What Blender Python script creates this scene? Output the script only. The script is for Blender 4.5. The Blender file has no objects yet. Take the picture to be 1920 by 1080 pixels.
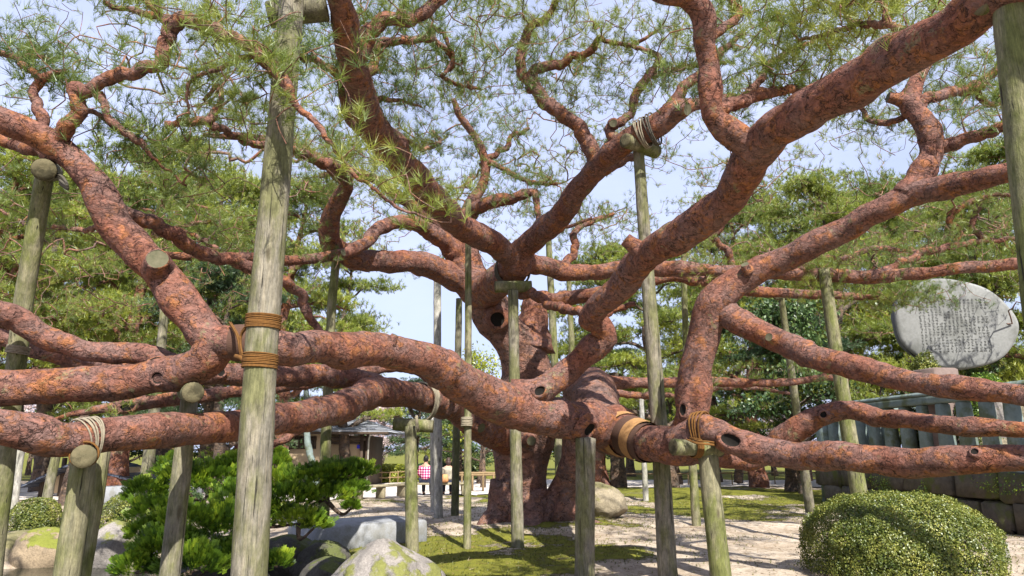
import bpy, bmesh, math, random
import numpy as np
from mathutils import Vector, Matrix, kdtree

random.seed(7)
rng = np.random.default_rng(11)
SC = bpy.context.scene
COL = SC.collection

# ------------------------------------------------------------------ camera, sky, sun, exposure
CAMH = 1.5
FPX = 1280.0                      # focal length in photo pixels (24 mm on 36 mm, 1920 px wide)
TILT = math.atan(307.0 / FPX)
cam = bpy.data.objects.new('camera', bpy.data.cameras.new('camera'))
COL.objects.link(cam)
cam.data.sensor_width = 36.0
cam.data.lens = 24.0
cam.data.clip_start = 0.05
cam.data.clip_end = 5000
cam.location = (0, 0, CAMH)
cam.rotation_euler = (math.pi / 2 + TILT, 0, 0)
SC.camera = cam

SUN_EL = math.radians(45)
SUN_AZ = math.atan2(0.34, -1.0)   # behind the camera, a little to the right
TO_SUN = Vector((math.sin(SUN_AZ) * math.cos(SUN_EL), math.cos(SUN_AZ) * math.cos(SUN_EL), math.sin(SUN_EL)))
world = bpy.data.worlds.new('World')
SC.world = world
world.use_nodes = True
wn, wl = world.node_tree.nodes, world.node_tree.links
wn.clear()
w_out = wn.new('ShaderNodeOutputWorld')
w_bg = wn.new('ShaderNodeBackground')
w_sky = wn.new('ShaderNodeTexSky')
w_sky.sky_type = 'NISHITA'
w_sky.sun_disc = False
w_sky.sun_elevation = SUN_EL
w_sky.sun_rotation = SUN_AZ
w_sky.air_density = 1.0
w_sky.dust_density = 1.6
w_tc = wn.new('ShaderNodeTexCoord')
w_map = wn.new('ShaderNodeMapping')
w_map.inputs['Scale'].default_value = (1.6, 1.6, 3.2)
w_noise = wn.new('ShaderNodeTexNoise')
w_noise.inputs['Scale'].default_value = 1.7
w_noise.inputs['Detail'].default_value = 6
w_noise.inputs['Roughness'].default_value = 0.55
w_ramp = wn.new('ShaderNodeValToRGB')
w_ramp.color_ramp.elements[0].position = 0.34
w_ramp.color_ramp.elements[0].color = (0.60, 0.60, 0.60, 1)
w_ramp.color_ramp.elements[1].position = 0.72
w_ramp.color_ramp.elements[1].color = (0.94, 0.94, 0.94, 1)
w_mix = wn.new('ShaderNodeMixRGB')
w_mix.inputs['Color2'].default_value = (5.8, 6.5, 9.4, 1)      # thin high cloud
wl.new(w_tc.outputs['Generated'], w_map.inputs['Vector'])
wl.new(w_map.outputs['Vector'], w_noise.inputs['Vector'])
wl.new(w_noise.outputs['Fac'], w_ramp.inputs['Fac'])
wl.new(w_ramp.outputs['Color'], w_mix.inputs['Fac'])
wl.new(w_sky.outputs['Color'], w_mix.inputs['Color1'])
wl.new(w_mix.outputs['Color'], w_bg.inputs['Color'])
w_bg.inputs['Strength'].default_value = 0.068
wl.new(w_bg.outputs['Background'], w_out.inputs['Surface'])

sun = bpy.data.objects.new('sun', bpy.data.lights.new('sun', 'SUN'))
COL.objects.link(sun)
sun.data.energy = 5.0
sun.data.angle = math.radians(0.55)
sun.data.color = (1.0, 0.95, 0.86)
sun.rotation_euler = (-TO_SUN).to_track_quat('-Z', 'Y').to_euler()
SC.view_settings.view_transform = 'Standard'
SC.view_settings.look = 'None'
SC.view_settings.gamma = 1.0
SC.view_settings.use_curve_mapping = False
SC.view_settings.exposure = 1.18
SC.render.engine = 'CYCLES'
SC.cycles.max_bounces = 4
SC.cycles.diffuse_bounces = 3
SC.cycles.glossy_bounces = 2
SC.cycles.transmission_bounces = 3
SC.cycles.transparent_max_bounces = 8

# ------------------------------------------------------------------ pixel -> place helpers
FWD = np.array([0, math.cos(TILT), math.sin(TILT)])
UPV = np.array([0, -math.sin(TILT), math.cos(TILT)])
EYE = np.array([0, 0, CAMH])
def ray(x, y):
    return FWD + np.array([1.0, 0, 0]) * ((x - 960) / FPX) + UPV * ((540 - y) / FPX)
def P(x, y, Y):
    """point seen at photo pixel x,y that stands Y metres ahead of the camera"""
    d = ray(x, y)
    return EYE + d * (Y / d[1])
def G(x, y, z=0.0):
    """point of the level z seen at photo pixel x,y"""
    d = ray(x, y)
    return EYE + d * ((z - CAMH) / d[2])
def M(px, x, y, Y):
    """size in metres of px photo pixels at that place"""
    return px * (Y / ray(x, y)[1]) / FPX

# ------------------------------------------------------------------ numpy noise
_perm = rng.permutation(4096)
_vals = rng.uniform(-1, 1, 4096)
def vnoise(p):
    p = np.asarray(p, dtype=np.float64)
    i = np.floor(p).astype(np.int64)
    f = p - i
    f = f * f * (3 - 2 * f)
    def h(a, b, c):
        return _vals[_perm[(_perm[(_perm[a & 4095] + b) & 4095] + c) & 4095]]
    x, y, z = i[..., 0], i[..., 1], i[..., 2]
    fx, fy, fz = f[..., 0], f[..., 1], f[..., 2]
    r = 0
    for dx in (0, 1):
        for dy in (0, 1):
            for dz in (0, 1):
                w = (fx if dx else 1 - fx) * (fy if dy else 1 - fy) * (fz if dz else 1 - fz)
                r = r + w * h(x + dx, y + dy, z + dz)
    return r
def fbm(p, octv=3):
    p = np.asarray(p, dtype=np.float64)
    r, a = 0, 1.0
    for k in range(octv):
        r = r + a * vnoise(p * (2 ** k) + 17.3 * k)
        a *= 0.5
    return r

# ------------------------------------------------------------------ object helpers
def tag(o, label=None, cat=None, group=None, kind=None):
    if label: o['label'] = label
    if cat: o['category'] = cat
    if group: o['group'] = group
    if kind: o['kind'] = kind
    return o
def empty(name, loc, label=None, cat=None, group=None):
    o = bpy.data.objects.new(name, None)
    o.empty_display_size = 0.2
    COL.objects.link(o)
    o.location = tuple(float(c) for c in loc)
    return tag(o, label, cat, group)
def world_loc(o):
    v = Vector((0, 0, 0))
    while o is not None:
        v = v + o.location
        o = o.parent
    return v
def link(name, me, mat, parent=None, smooth=True, kind=None):
    if mat is not None and len(me.materials) == 0:
        for m in (mat if isinstance(mat, (list, tuple)) else [mat]):
            me.materials.append(m)
    if smooth:
        me.polygons.foreach_set('use_smooth', np.ones(len(me.polygons), dtype=bool))
    o = bpy.data.objects.new(name, me)
    COL.objects.link(o)
    if parent is not None:
        o.parent = parent
    if kind: o['kind'] = kind
    return o
def mesh_np(name, V, F, mat_idx=None):
    """F: list of (n,k) int arrays with k = 3 or 4"""
    me = bpy.data.meshes.new(name)
    V = np.asarray(V, dtype=np.float32)
    me.vertices.add(len(V))
    me.vertices.foreach_set('co', V.ravel())
    Fs = [np.asarray(f, dtype=np.int32) for f in F if len(f)]
    nl = sum(f.size for f in Fs)
    npoly = sum(len(f) for f in Fs)
    me.loops.add(nl)
    me.loops.foreach_set('vertex_index', np.concatenate([f.ravel() for f in Fs]))
    me.polygons.add(npoly)
    tot = np.concatenate([np.full(len(f), f.shape[1], dtype=np.int32) for f in Fs])
    start = np.concatenate([[0], np.cumsum(tot)[:-1]]).astype(np.int32)
    me.polygons.foreach_set('loop_start', start)
    if mat_idx is not None:
        me.polygons.foreach_set('material_index', np.asarray(mat_idx, dtype=np.int32))
    me.update(calc_edges=True)
    return me
def obj_np(name, V, F, mat, parent=None, smooth=True, kind=None, mat_idx=None):
    V = np.asarray(V, dtype=np.float64)
    if parent is not None:
        V = V - np.array(world_loc(parent))
    return link(name, mesh_np(name, V, F, mat_idx), mat, parent, smooth, kind)
def float_attr(me, name, vals):
    a = me.attributes.new(name, 'FLOAT', 'POINT')
    a.data.foreach_set('value', np.asarray(vals, dtype=np.float32))

# ------------------------------------------------------------------ tubes
def catmull(pts, n_sub):
    pts = np.asarray(pts, dtype=np.float64)
    ext = np.vstack([2 * pts[0] - pts[1], pts, 2 * pts[-1] - pts[-2]])
    out = []
    for i in range(1, len(ext) - 2):
        p0, p1, p2, p3 = ext[i - 1], ext[i], ext[i + 1], ext[i + 2]
        t = np.linspace(0, 1, n_sub, endpoint=False)[:, None]
        out.append(0.5 * ((2 * p1) + (-p0 + p2) * t + (2 * p0 - 5 * p1 + 4 * p2 - p3) * t ** 2 + (-p0 + 3 * p1 - 3 * p2 + p3) * t ** 3))
    out.append(ext[-2][None, :])
    return np.vstack(out)
def resample(pr, step):
    d = np.linalg.norm(np.diff(pr[:, :3], axis=0), axis=1)
    s = np.concatenate([[0], np.cumsum(d)])
    n = max(2, int(s[-1] / step) + 1)
    t = np.linspace(0, s[-1], n)
    return np.stack([np.interp(t, s, pr[:, k]) for k in range(pr.shape[1])], axis=1)
def frames(C):
    T = np.gradient(C, axis=0)
    T /= np.linalg.norm(T, axis=1)[:, None] + 1e-12
    N = np.zeros_like(C)
    a = np.array([0, 0, 1.0]) if abs(T[0][2]) < 0.9 else np.array([1.0, 0, 0])
    n = np.cross(T[0], a); n /= np.linalg.norm(n)
    for i in range(len(C)):
        n = n - T[i] * np.dot(n, T[i])
        n /= np.linalg.norm(n) + 1e-12
        N[i] = n
    return T, N, np.cross(T, N)
def sweep(C, R, sides, rough=0.0, cap=True):
    """tube through C (n,3) with radii R; rough = relative bumpiness. Returns verts, [quads, tris]"""
    T, N, B = frames(C)
    a = np.linspace(0, 2 * math.pi, sides, endpoint=False)
    D = N[:, None, :] * np.cos(a)[None, :, None] + B[:, None, :] * np.sin(a)[None, :, None]
    RR = np.repeat(R[:, None], sides, 1)
    if rough > 0:
        base = C[:, None, :] + D * RR[..., None]
        sc = 1.0 / np.maximum(R, 0.01)[:, None, None]
        sc = np.mean(sc)
        RR = RR * (1 + rough * (1.0 * vnoise(base * sc * 0.55 + 3.1) + 0.6 * vnoise(base * sc * 1.5) + 0.30 * vnoise(base * sc * 4.2 + 9)))
    V = (C[:, None, :] + D * RR[..., None]).reshape(-1, 3)
    n = len(C)
    i = np.arange(n - 1)[:, None] * sides
    j = np.arange(sides)[None, :]
    j2 = (j + 1) % sides
    Q = np.stack([i + j, i + j2, i + sides + j2, i + sides + j], axis=-1).reshape(-1, 4)
    Tq = np.zeros((0, 3), dtype=int)
    if cap:
        V = np.vstack([V, C[0] - T[0] * R[0] * 0.25, C[-1] + T[-1] * R[-1] * 0.25])
        c0, c1 = len(V) - 2, len(V) - 1
        jj = np.arange(sides)
        Tq = np.vstack([np.stack([np.full(sides, c0), (jj + 1) % sides, jj], 1),
                        np.stack([np.full(sides, c1), (n - 1) * sides + jj, (n - 1) * sides + (jj + 1) % sides], 1)])
    return V, [Q, Tq]
class MB:
    """collects pieces of ONE part"""
    def __init__(s): s.V, s.Q, s.T, s.n = [], [], [], 0
    def add(s, V, F):
        for f in F:
            f = np.asarray(f)
            if len(f) == 0: continue
            (s.Q if f.shape[1] == 4 else s.T).append(f + s.n)
        s.V.append(np.asarray(V, dtype=np.float64)); s.n += len(V)
    def tube(s, pts, R, sides=8, rough=0, cap=True, sub=0):
        pts = np.asarray(pts, dtype=np.float64)
        R = np.full(len(pts), R) if np.isscalar(R) else np.asarray(R, dtype=np.float64)
        if sub:
            pr = catmull(np.column_stack([pts, R]), sub); pts, R = pr[:, :3], pr[:, 3]
        s.add(*sweep(pts, R, sides, rough, cap))
    def box(s, c, size, rot=None, taper=1.0, bev=0.0):
        hx, hy, hz = [v / 2 for v in size]
        if bev > 0:
            b = min(bev, hx * .9, hy * .9, hz * .9)
            ring = lambda ex, ey: [(-ex + b, -ey), (ex - b, -ey), (ex, -ey + b), (ex, ey - b), (ex - b, ey), (-ex + b, ey), (-ex, ey - b), (-ex, -ey + b)]
            L = [(ring(hx - b, hy - b), -hz), (ring(hx, hy), -hz + b), (ring(hx * taper, hy * taper), hz - b), (ring((hx - b) * taper, (hy - b) * taper), hz)]
            V = np.array([(x, y, z) for rg, z in L for x, y in rg])
            Q = [[k * 8 + j, k * 8 + (j + 1) % 8, (k + 1) * 8 + (j + 1) % 8, (k + 1) * 8 + j] for k in range(3) for j in range(8)]
            T = [[0, j + 1, j] for j in range(1, 7)] + [[24, 24 + j, 24 + j + 1] for j in range(1, 7)]
            F = [np.array(Q), np.array(T)]
        else:
            V = np.array([(x * (taper if z > 0 else 1), y * (taper if z > 0 else 1), z) for z in (-hz, hz) for x, y in ((-hx, -hy), (hx, -hy), (hx, hy), (-hx, hy))])
            F = [np.array([[3, 2, 1, 0], [4, 5, 6, 7], [0, 1, 5, 4], [1, 2, 6, 5], [2, 3, 7, 6], [3, 0, 4, 7]])]
        if rot is not None:
            V = V @ np.array(rot).T
        s.add(V + np.asarray(c), F)
    def get(s):
        return np.vstack(s.V), [np.vstack(s.Q) if s.Q else np.zeros((0, 4), int), np.vstack(s.T) if s.T else np.zeros((0, 3), int)]
    def build(s, name, mat, parent=None, smooth=True, kind=None):
        V, F = s.get()
        return obj_np(name, V, F, mat, parent, smooth, kind)
def rotz(a):
    c, s = math.cos(a), math.sin(a)
    return np.array([[c, -s, 0], [s, c, 0], [0, 0, 1]])

# ------------------------------------------------------------------ materials
def new_mat(name):
    m = bpy.data.materials.new(name)
    m.use_nodes = True
    nt = m.node_tree
    nt.nodes.clear()
    return m, nt.nodes, nt.links
def principled(nd, ln, rough=0.8, spec=0.3):
    o = nd.new('ShaderNodeOutputMaterial')
    b = nd.new('ShaderNodeBsdfPrincipled')
    b.inputs['Roughness'].default_value = rough
    b.inputs['Specular IOR Level'].default_value = spec
    ln.new(b.outputs[0], o.inputs['Surface'])
    return b
def coords(nd, ln, kind='Object', scale=(1, 1, 1), warp=0.0, wscale=3.0):
    tc = nd.new('ShaderNodeTexCoord')
    mp = nd.new('ShaderNodeMapping')
    mp.inputs['Scale'].default_value = scale
    src = tc.outputs[kind]
    if warp > 0:
        nz = nd.new('ShaderNodeTexNoise'); nz.inputs['Scale'].default_value = wscale; nz.inputs['Detail'].default_value = 3
        ln.new(src, nz.inputs['Vector'])
        ma = nd.new('ShaderNodeVectorMath'); ma.operation = 'MULTIPLY_ADD'
        ln.new(nz.outputs['Color'], ma.inputs[0]); ma.inputs[1].default_value = (warp,) * 3
        ln.new(src, ma.inputs[2]); src = ma.outputs[0]
    ln.new(src, mp.inputs['Vector'])
    return mp.outputs['Vector']
def noise(nd, ln, vec, scale, detail=5, rough=0.6):
    n = nd.new('ShaderNodeTexNoise')
    n.inputs['Scale'].default_value = scale; n.inputs['Detail'].default_value = detail; n.inputs['Roughness'].default_value = rough
    if vec is not None: ln.new(vec, n.inputs['Vector'])
    return n.outputs['Fac']
def voro(nd, ln, vec, scale, feature='F1', out='Distance'):
    n = nd.new('ShaderNodeTexVoronoi'); n.feature = feature
    n.inputs['Scale'].default_value = scale
    ln.new(vec, n.inputs['Vector'])
    return n.outputs[out]
def ramp(nd, ln, fac, stops, interp='LINEAR'):
    r = nd.new('ShaderNodeValToRGB')
    r.color_ramp.interpolation = interp
    els = r.color_ramp.elements
    while len(els) < len(stops): els.new(0.5)
    for e, (p, c) in zip(els, stops):
        e.position = p
        e.color = (c, c, c, 1) if np.isscalar(c) else (*c, 1)
    ln.new(fac, r.inputs['Fac'])
    return r.outputs['Color']
def mix(nd, ln, fac, a, b, mode='MIX'):
    m = nd.new('ShaderNodeMixRGB'); m.blend_type = mode
    for sock, v in ((m.inputs['Fac'], fac), (m.inputs['Color1'], a), (m.inputs['Color2'], b)):
        if isinstance(v, (int, float)): sock.default_value = v
        elif isinstance(v, tuple): sock.default_value = (*v, 1)
        else: ln.new(v, sock)
    return m.outputs['Color']
def bump(nd, ln, h, dist, b, strength=1.0, prev=None):
    n = nd.new('ShaderNodeBump')
    n.inputs['Strength'].default_value = strength
    n.inputs['Distance'].default_value = dist
    ln.new(h, n.inputs['Height'])
    if prev is not None: ln.new(prev, n.inputs['Normal'])
    ln.new(n.outputs['Normal'], b.inputs['Normal'])
    return n.outputs['Normal']

def bark_material(name, cols, flake=20.0, dist=0.012, lichen=0.5, crackw=1.0):
    red, orange, purple, dark = cols
    m, nd, ln = new_mat(name)
    b = principled(nd, ln, 0.8, 0.16)
    v = coords(nd, ln, 'Object', warp=0.16, wscale=5)
    v2 = coords(nd, ln, 'Object', (1, 1, 1.5), warp=0.10, wscale=9)
    n1 = noise(nd, ln, v, 1.9, 6, 0.6)
    c = mix(nd, ln, ramp(nd, ln, n1, [(0.36, 0.0), (0.60, 1.0)]), red, purple)
    n2 = noise(nd, ln, v2, 6, 5, 0.72)
    c = mix(nd, ln, ramp(nd, ln, n2, [(0.52, 0.0), (0.60, 0.75), (0.72, 0.9)]), c, orange)
    # thin loose flakes: irregular plates, only in patches
    cell = nd.new('ShaderNodeTexVoronoi'); cell.inputs['Scale'].default_value = flake
    ln.new(v2, cell.inputs['Vector'])
    patch = ramp(nd, ln, noise(nd, ln, v, 3.1, 4), [(0.38, 0.0), (0.55, 1.0)])
    vcol = ramp(nd, ln, cell.outputs['Color'], [(0.15, 0.74), (0.85, 1.2)])
    c = mix(nd, ln, patch, c, mix(nd, ln, 1.0, c, vcol, 'MULTIPLY'))
    # torn flake rims: thin wandering dark lines, broken up
    rim = noise(nd, ln, v2, flake * 0.42, 4, 0.6)
    ed = ramp(nd, ln, rim, [(0.465, 0.0), (0.490, crackw), (0.500, crackw), (0.520, 0.0)])
    gate = ramp(nd, ln, noise(nd, ln, v2, 8, 3, 0.7), [(0.46, 0.0), (0.58, 0.9)])
    c = mix(nd, ln, mix(nd, ln, 1.0, ed, gate, 'MULTIPLY'), c, dark)
    pale = ramp(nd, ln, rim, [(0.53, 0.0), (0.58, 0.35), (0.66, 0.0)])
    c = mix(nd, ln, pale, c, tuple(min(1, q * 1.7) for q in red))
    edge = rim
    n3 = noise(nd, ln, v, 30, 4, 0.75)
    c = mix(nd, ln, 0.8, c, ramp(nd, ln, n3, [(0.3, 0.5), (0.7, 1.4)]), 'MULTIPLY')
    # dark stains and grey green lichen
    st = ramp(nd, ln, noise(nd, ln, v2, 2.6, 5, 0.75), [(0.56, 0.0), (0.66, 0.7)])
    c = mix(nd, ln, st, c, tuple(0.55 * q for q in purple))
    li = ramp(nd, ln, noise(nd, ln, v, 4.3, 5, 0.75), [(0.61, 0.0), (0.66, lichen)])
    c = mix(nd, ln, li, c, (0.19, 0.19, 0.10))
    ln.new(c, b.inputs['Base Color'])
    h = mix(nd, ln, 0.5, ramp(nd, ln, edge, [(0.44, 1.0), (0.49, 0.0), (0.56, 0.7)]), n3)
    p = bump(nd, ln, h, dist, b, 1.0)
    bump(nd, ln, n2, dist * 3.0, b, 1.0, p)
    return m
BARK = bark_material('red_pine_bark', ((0.168, 0.066, 0.042), (0.27, 0.108, 0.040), (0.165, 0.098, 0.085), (0.022, 0.011, 0.009)), 26.0, 0.014, 0.5)
TRUNKBARK = bark_material('old_pine_trunk_bark', ((0.205, 0.098, 0.07), (0.29, 0.14, 0.08), (0.20, 0.13, 0.112), (0.035, 0.02, 0.016)), 8.0, 0.035, 0.2)
TWIGBARK = bark_material('twig_bark', ((0.20, 0.095, 0.065), (0.30, 0.15, 0.08), (0.12, 0.085, 0.075), (0.05, 0.03, 0.025)), 30, 0.005, 0.35)
GREYBARK = bark_material('grey_brown_bark', ((0.13, 0.085, 0.06), (0.20, 0.13, 0.08), (0.10, 0.085, 0.075), (0.03, 0.024, 0.02)), 7, 0.03, 0.4)

def leaf_material(name, c_dark, c_mid, c_light, trans=0.35):
    m, nd, ln = new_mat(name)
    o = nd.new('ShaderNodeOutputMaterial')
    at = nd.new('ShaderNodeAttribute'); at.attribute_name = 'var'
    col = ramp(nd, ln, at.outputs['Fac'], [(0.0, c_dark), (0.5, c_mid), (1.0, c_light)])
    d = nd.new('ShaderNodeBsdfDiffuse'); t = nd.new('ShaderNodeBsdfTranslucent'); g = nd.new('ShaderNodeBsdfGlossy')
    g.inputs['Roughness'].default_value = 0.45
    g.inputs['Color'].default_value = (0.8, 0.85, 0.8, 1)
    ln.new(col, d.inputs['Color']); ln.new(col, t.inputs['Color'])
    m1 = nd.new('ShaderNodeMixShader'); m1.inputs[0].default_value = trans
    ln.new(d.outputs[0], m1.inputs[1]); ln.new(t.outputs[0], m1.inputs[2])
    m2 = nd.new('ShaderNodeMixShader'); m2.inputs[0].default_value = 0.05
    ln.new(m1.outputs[0], m2.inputs[1]); ln.new(g.outputs[0], m2.inputs[2])
    ln.new(m2.outputs[0], o.inputs['Surface'])
    return m
NEEDLE = leaf_material('pine_needles', (0.07, 0.125, 0.022), (0.165, 0.22, 0.032), (0.32, 0.34, 0.05), 0.5)
NEEDLE_FAR = leaf_material('pine_needles_grove', (0.09, 0.14, 0.024), (0.25, 0.30, 0.038), (0.44, 0.46, 0.06), 0.47)
NEEDLE_DARK = leaf_material('pine_needles_dark', (0.025, 0.06, 0.028), (0.055, 0.105, 0.035), (0.12, 0.17, 0.05), 0.3)
YEWLEAF = leaf_material('yew_leaves', (0.03, 0.075, 0.008), (0.14, 0.24, 0.016), (0.36, 0.45, 0.03), 0.4)
AZALEA = leaf_material('azalea_leaves', (0.05, 0.08, 0.012), (0.15, 0.175, 0.025), (0.34, 0.33, 0.075), 0.25)
FRESHLEAF = leaf_material('fresh_yellow_leaves', (0.20, 0.24, 0.02), (0.34, 0.37, 0.03), (0.48, 0.48, 0.05), 0.45)
BLOSSOM = leaf_material('cherry_blossom', (0.50, 0.38, 0.38), (0.66, 0.52, 0.52), (0.80, 0.68, 0.68), 0.4)
BROADLEAF = leaf_material('broad_dark_leaves', (0.025, 0.055, 0.02), (0.06, 0.11, 0.03), (0.15, 0.20, 0.05), 0.25)
MOSSLEAF = leaf_material('moss_tufts', (0.06, 0.075, 0.01), (0.12, 0.13, 0.016), (0.20, 0.20, 0.03), 0.2)

def wood_pole_material(name, grey, tan, green, gfac=0.6):
    m, nd, ln = new_mat(name)
    b = principled(nd, ln, 0.85, 0.2)
    oi = nd.new('ShaderNodeObjectInfo')
    tc = nd.new('ShaderNodeTexCoord')
    add = nd.new('ShaderNodeVectorMath'); add.operation = 'ADD'
    mul = nd.new('ShaderNodeMath'); mul.operation = 'MULTIPLY'; mul.inputs[1].default_value = 37.0
    ln.new(oi.outputs['Random'], mul.inputs[0])
    ln.new(tc.outputs['Object'], add.inputs[0]); ln.new(mul.outputs[0], add.inputs[1])
    def mp(s):
        n = nd.new('ShaderNodeMapping'); n.inputs['Scale'].default_value = s
        ln.new(add.outputs[0], n.inputs['Vector']); return n.outputs['Vector']
    big = noise(nd, ln, mp((3.2, 3.2, 1.1)), 1.6, 5, 0.65)
    streak = noise(nd, ln, mp((26, 26, 1.6)), 1.6, 6, 0.7)
    fine = noise(nd, ln, mp((95, 95, 5.0)), 1.4, 4, 0.75)
    mott = noise(nd, ln, mp((9, 9, 4.5)), 1.5, 6, 0.75)
    c = mix(nd, ln, ramp(nd, ln, streak, [(0.38, 0.0), (0.62, 1.0)]), grey, tan)
    c = mix(nd, ln, ramp(nd, ln, big, [(0.42, 0.0), (0.58, gfac)]), c, green)
    c = mix(nd, ln, 0.9, c, ramp(nd, ln, mott, [(0.28, 0.45), (0.50, 0.95), (0.72, 1.5)]), 'MULTIPLY')
    c = mix(nd, ln, 0.9, c, ramp(nd, ln, fine, [(0.3, 0.55), (0.7, 1.35)]), 'MULTIPLY')
    crack = ramp(nd, ln, noise(nd, ln, mp((40, 40, 0.75)), 1.1, 4, 0.6), [(0.33, 0.95), (0.365, 0.0)])
    c = mix(nd, ln, crack, c, (0.03, 0.027, 0.02))
    kn = nd.new('ShaderNodeTexVoronoi'); kn.inputs['Scale'].default_value = 1.0
    ln.new(mp((5, 5, 1.6)), kn.inputs['Vector'])
    knot_ = ramp(nd, ln, kn.outputs['Distance'], [(0.05, 0.85), (0.13, 0.0)])
    c = mix(nd, ln, knot_, c, (0.06, 0.05, 0.03))
    ln.new(c, b.inputs['Base Color'])
    p = bump(nd, ln, fine, 0.006, b, 0.8)
    p = bump(nd, ln, mott, 0.012, b, 0.8, p)
    bump(nd, ln, crack, -0.010, b, 0.9, p)
    return m
POLE = wood_pole_material('weathered_pole_wood', (0.165, 0.152, 0.122), (0.23, 0.203, 0.15), (0.105, 0.11, 0.034), 0.75)
POLEG = wood_pole_material('green_pole_wood', (0.165, 0.155, 0.10), (0.22, 0.20, 0.12), (0.105, 0.118, 0.03), 0.85)
POLEGREY = wood_pole_material('grey_pole_wood', (0.30, 0.29, 0.27), (0.38, 0.36, 0.32), (0.22, 0.22, 0.15), 0.4)
POLEDARK = wood_pole_material('dark_pole_wood', (0.11, 0.10, 0.075), (0.15, 0.14, 0.09), (0.09, 0.10, 0.035), 0.8)

def simple_noise_mat(name, c1, c2, scale=8, rough=0.85, bumpd=0.01, spec=0.25, stretch=(1, 1, 1), c3=None, s3=2.0, f3=0.6):
    m, nd, ln = new_mat(name)
    b = principled(nd, ln, rough, spec)
    v = coords(nd, ln, 'Object', stretch)
    n = noise(nd, ln, v, scale, 6, 0.65)
    c = mix(nd, ln, ramp(nd, ln, n, [(0.3, 0.0), (0.7, 1.0)]), c1, c2)
    if c3:
        k = ramp(nd, ln, noise(nd, ln, v, s3, 5, 0.6), [(0.50, 0.0), (0.62, f3)])
        c = mix(nd, ln, k, c, c3)
    ln.new(c, b.inputs['Base Color'])
    if bumpd: bump(nd, ln, n, bumpd, b, 0.8)
    return m
def cut_material(name, c1, c2):
    m, nd, ln = new_mat(name)
    b = principled(nd, ln, 0.85, 0.2)
    v = coords(nd, ln, 'Object', warp=0.02, wscale=30)
    n = noise(nd, ln, v, 30, 6, 0.7)
    c = mix(nd, ln, ramp(nd, ln, n, [(0.3, 0.0), (0.7, 1.0)]), c1, c2)
    k = ramp(nd, ln, noise(nd, ln, v, 9, 4), [(0.5, 0.0), (0.6, 0.8)])
    c = mix(nd, ln, k, c, tuple(q * 0.4 for q in c2))
    ln.new(c, b.inputs['Base Color'])
    bump(nd, ln, n, 0.008, b, 0.8)
    return m
CUTWOOD = cut_material('cut_wood', (0.135, 0.115, 0.065), (0.085, 0.076, 0.042))
CUTDARK = simple_noise_mat('old_cut_wood', (0.07, 0.07, 0.04), (0.12, 0.11, 0.07), 24, 0.9, 0.006)
HOLLOW_SHADE = simple_noise_mat('rotten_hollow_painted_shade', (0.006, 0.005, 0.004), (0.012, 0.010, 0.008), 30, 0.95, 0.004)  # rotten wood painted near black, with a deep hole's shade in the colour
ROPE_B = simple_noise_mat('brown_palm_rope', (0.17, 0.078, 0.018), (0.09, 0.042, 0.012), 60, 0.9, 0.003)
ROPE_G = simple_noise_mat('grey_straw_rope', (0.27, 0.235, 0.17), (0.17, 0.145, 0.105), 60, 0.9, 0.003)
ROPE_D = simple_noise_mat('dark_rope', (0.05, 0.045, 0.04), (0.09, 0.08, 0.06), 60, 0.9, 0.003)
CLOTH_D = simple_noise_mat('dark_bark_wrap', (0.055, 0.030, 0.022), (0.10, 0.055, 0.038), 45, 0.95, 0.004, stretch=(1, 1, 4))
STRAP = simple_noise_mat('tan_strap', (0.36, 0.20, 0.08), (0.24, 0.13, 0.055), 30, 0.85, 0.003)
GRANITE = simple_noise_mat('granite_slab', (0.27, 0.28, 0.30), (0.19, 0.197, 0.207), 40, 0.8, 0.004, c3=(0.15, 0.145, 0.12), s3=3, f3=0.6)
MONU = simple_noise_mat('monument_stone', (0.25, 0.255, 0.25), (0.185, 0.19, 0.185), 18, 0.85, 0.006, c3=(0.13, 0.135, 0.125), s3=1.4, f3=0.75)
MONUDARK = simple_noise_mat('monument_rough_edge', (0.07, 0.075, 0.085), (0.14, 0.14, 0.15), 10, 0.9, 0.02)
INK = simple_noise_mat('carved_letters', (0.14, 0.145, 0.14), (0.20, 0.205, 0.20), 10, 0.9, 0)
BALUST = simple_noise_mat('blue_green_stone', (0.115, 0.15, 0.14), (0.19, 0.235, 0.23), 5, 0.85, 0.012, c3=(0.085, 0.10, 0.045), s3=2.6, f3=0.8)
WALLST = simple_noise_mat('old_wall_stone', (0.115, 0.098, 0.075), (0.055, 0.047, 0.037), 6, 0.92, 0.04, c3=(0.075, 0.085, 0.02), s3=2.2, f3=0.85)
BROWNST = simple_noise_mat('brown_stone', (0.13, 0.095, 0.085), (0.18, 0.135, 0.12), 9, 0.9, 0.012)
PLASTER = simple_noise_mat('ochre_plaster', (0.56, 0.43, 0.28), (0.50, 0.375, 0.24), 3, 0.9, 0.002)
DARKWOOD = simple_noise_mat('dark_timber', (0.045, 0.030, 0.022), (0.075, 0.052, 0.036), 12, 0.7, 0.003, stretch=(1, 1, .2))
ROOFM = simple_noise_mat('grey_roof', (0.22, 0.235, 0.27), (0.30, 0.315, 0.35), 5, 0.6, 0.004)
ROOFB = simple_noise_mat('blue_black_roof', (0.045, 0.055, 0.085), (0.075, 0.085, 0.115), 5, 0.6, 0.004)
BENCHW = simple_noise_mat('bench_wood', (0.22, 0.19, 0.12), (0.31, 0.27, 0.18), 10, 0.85, 0.004, stretch=(.2, 1, 1))
FENCEW = simple_noise_mat('brown_fence_bamboo', (0.24, 0.17, 0.09), (0.17, 0.115, 0.06), 10, 0.8, 0.003)
SKIN = simple_noise_mat('skin', (0.50, 0.30, 0.21), (0.46, 0.27, 0.185), 6, 0.6, 0)
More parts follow.
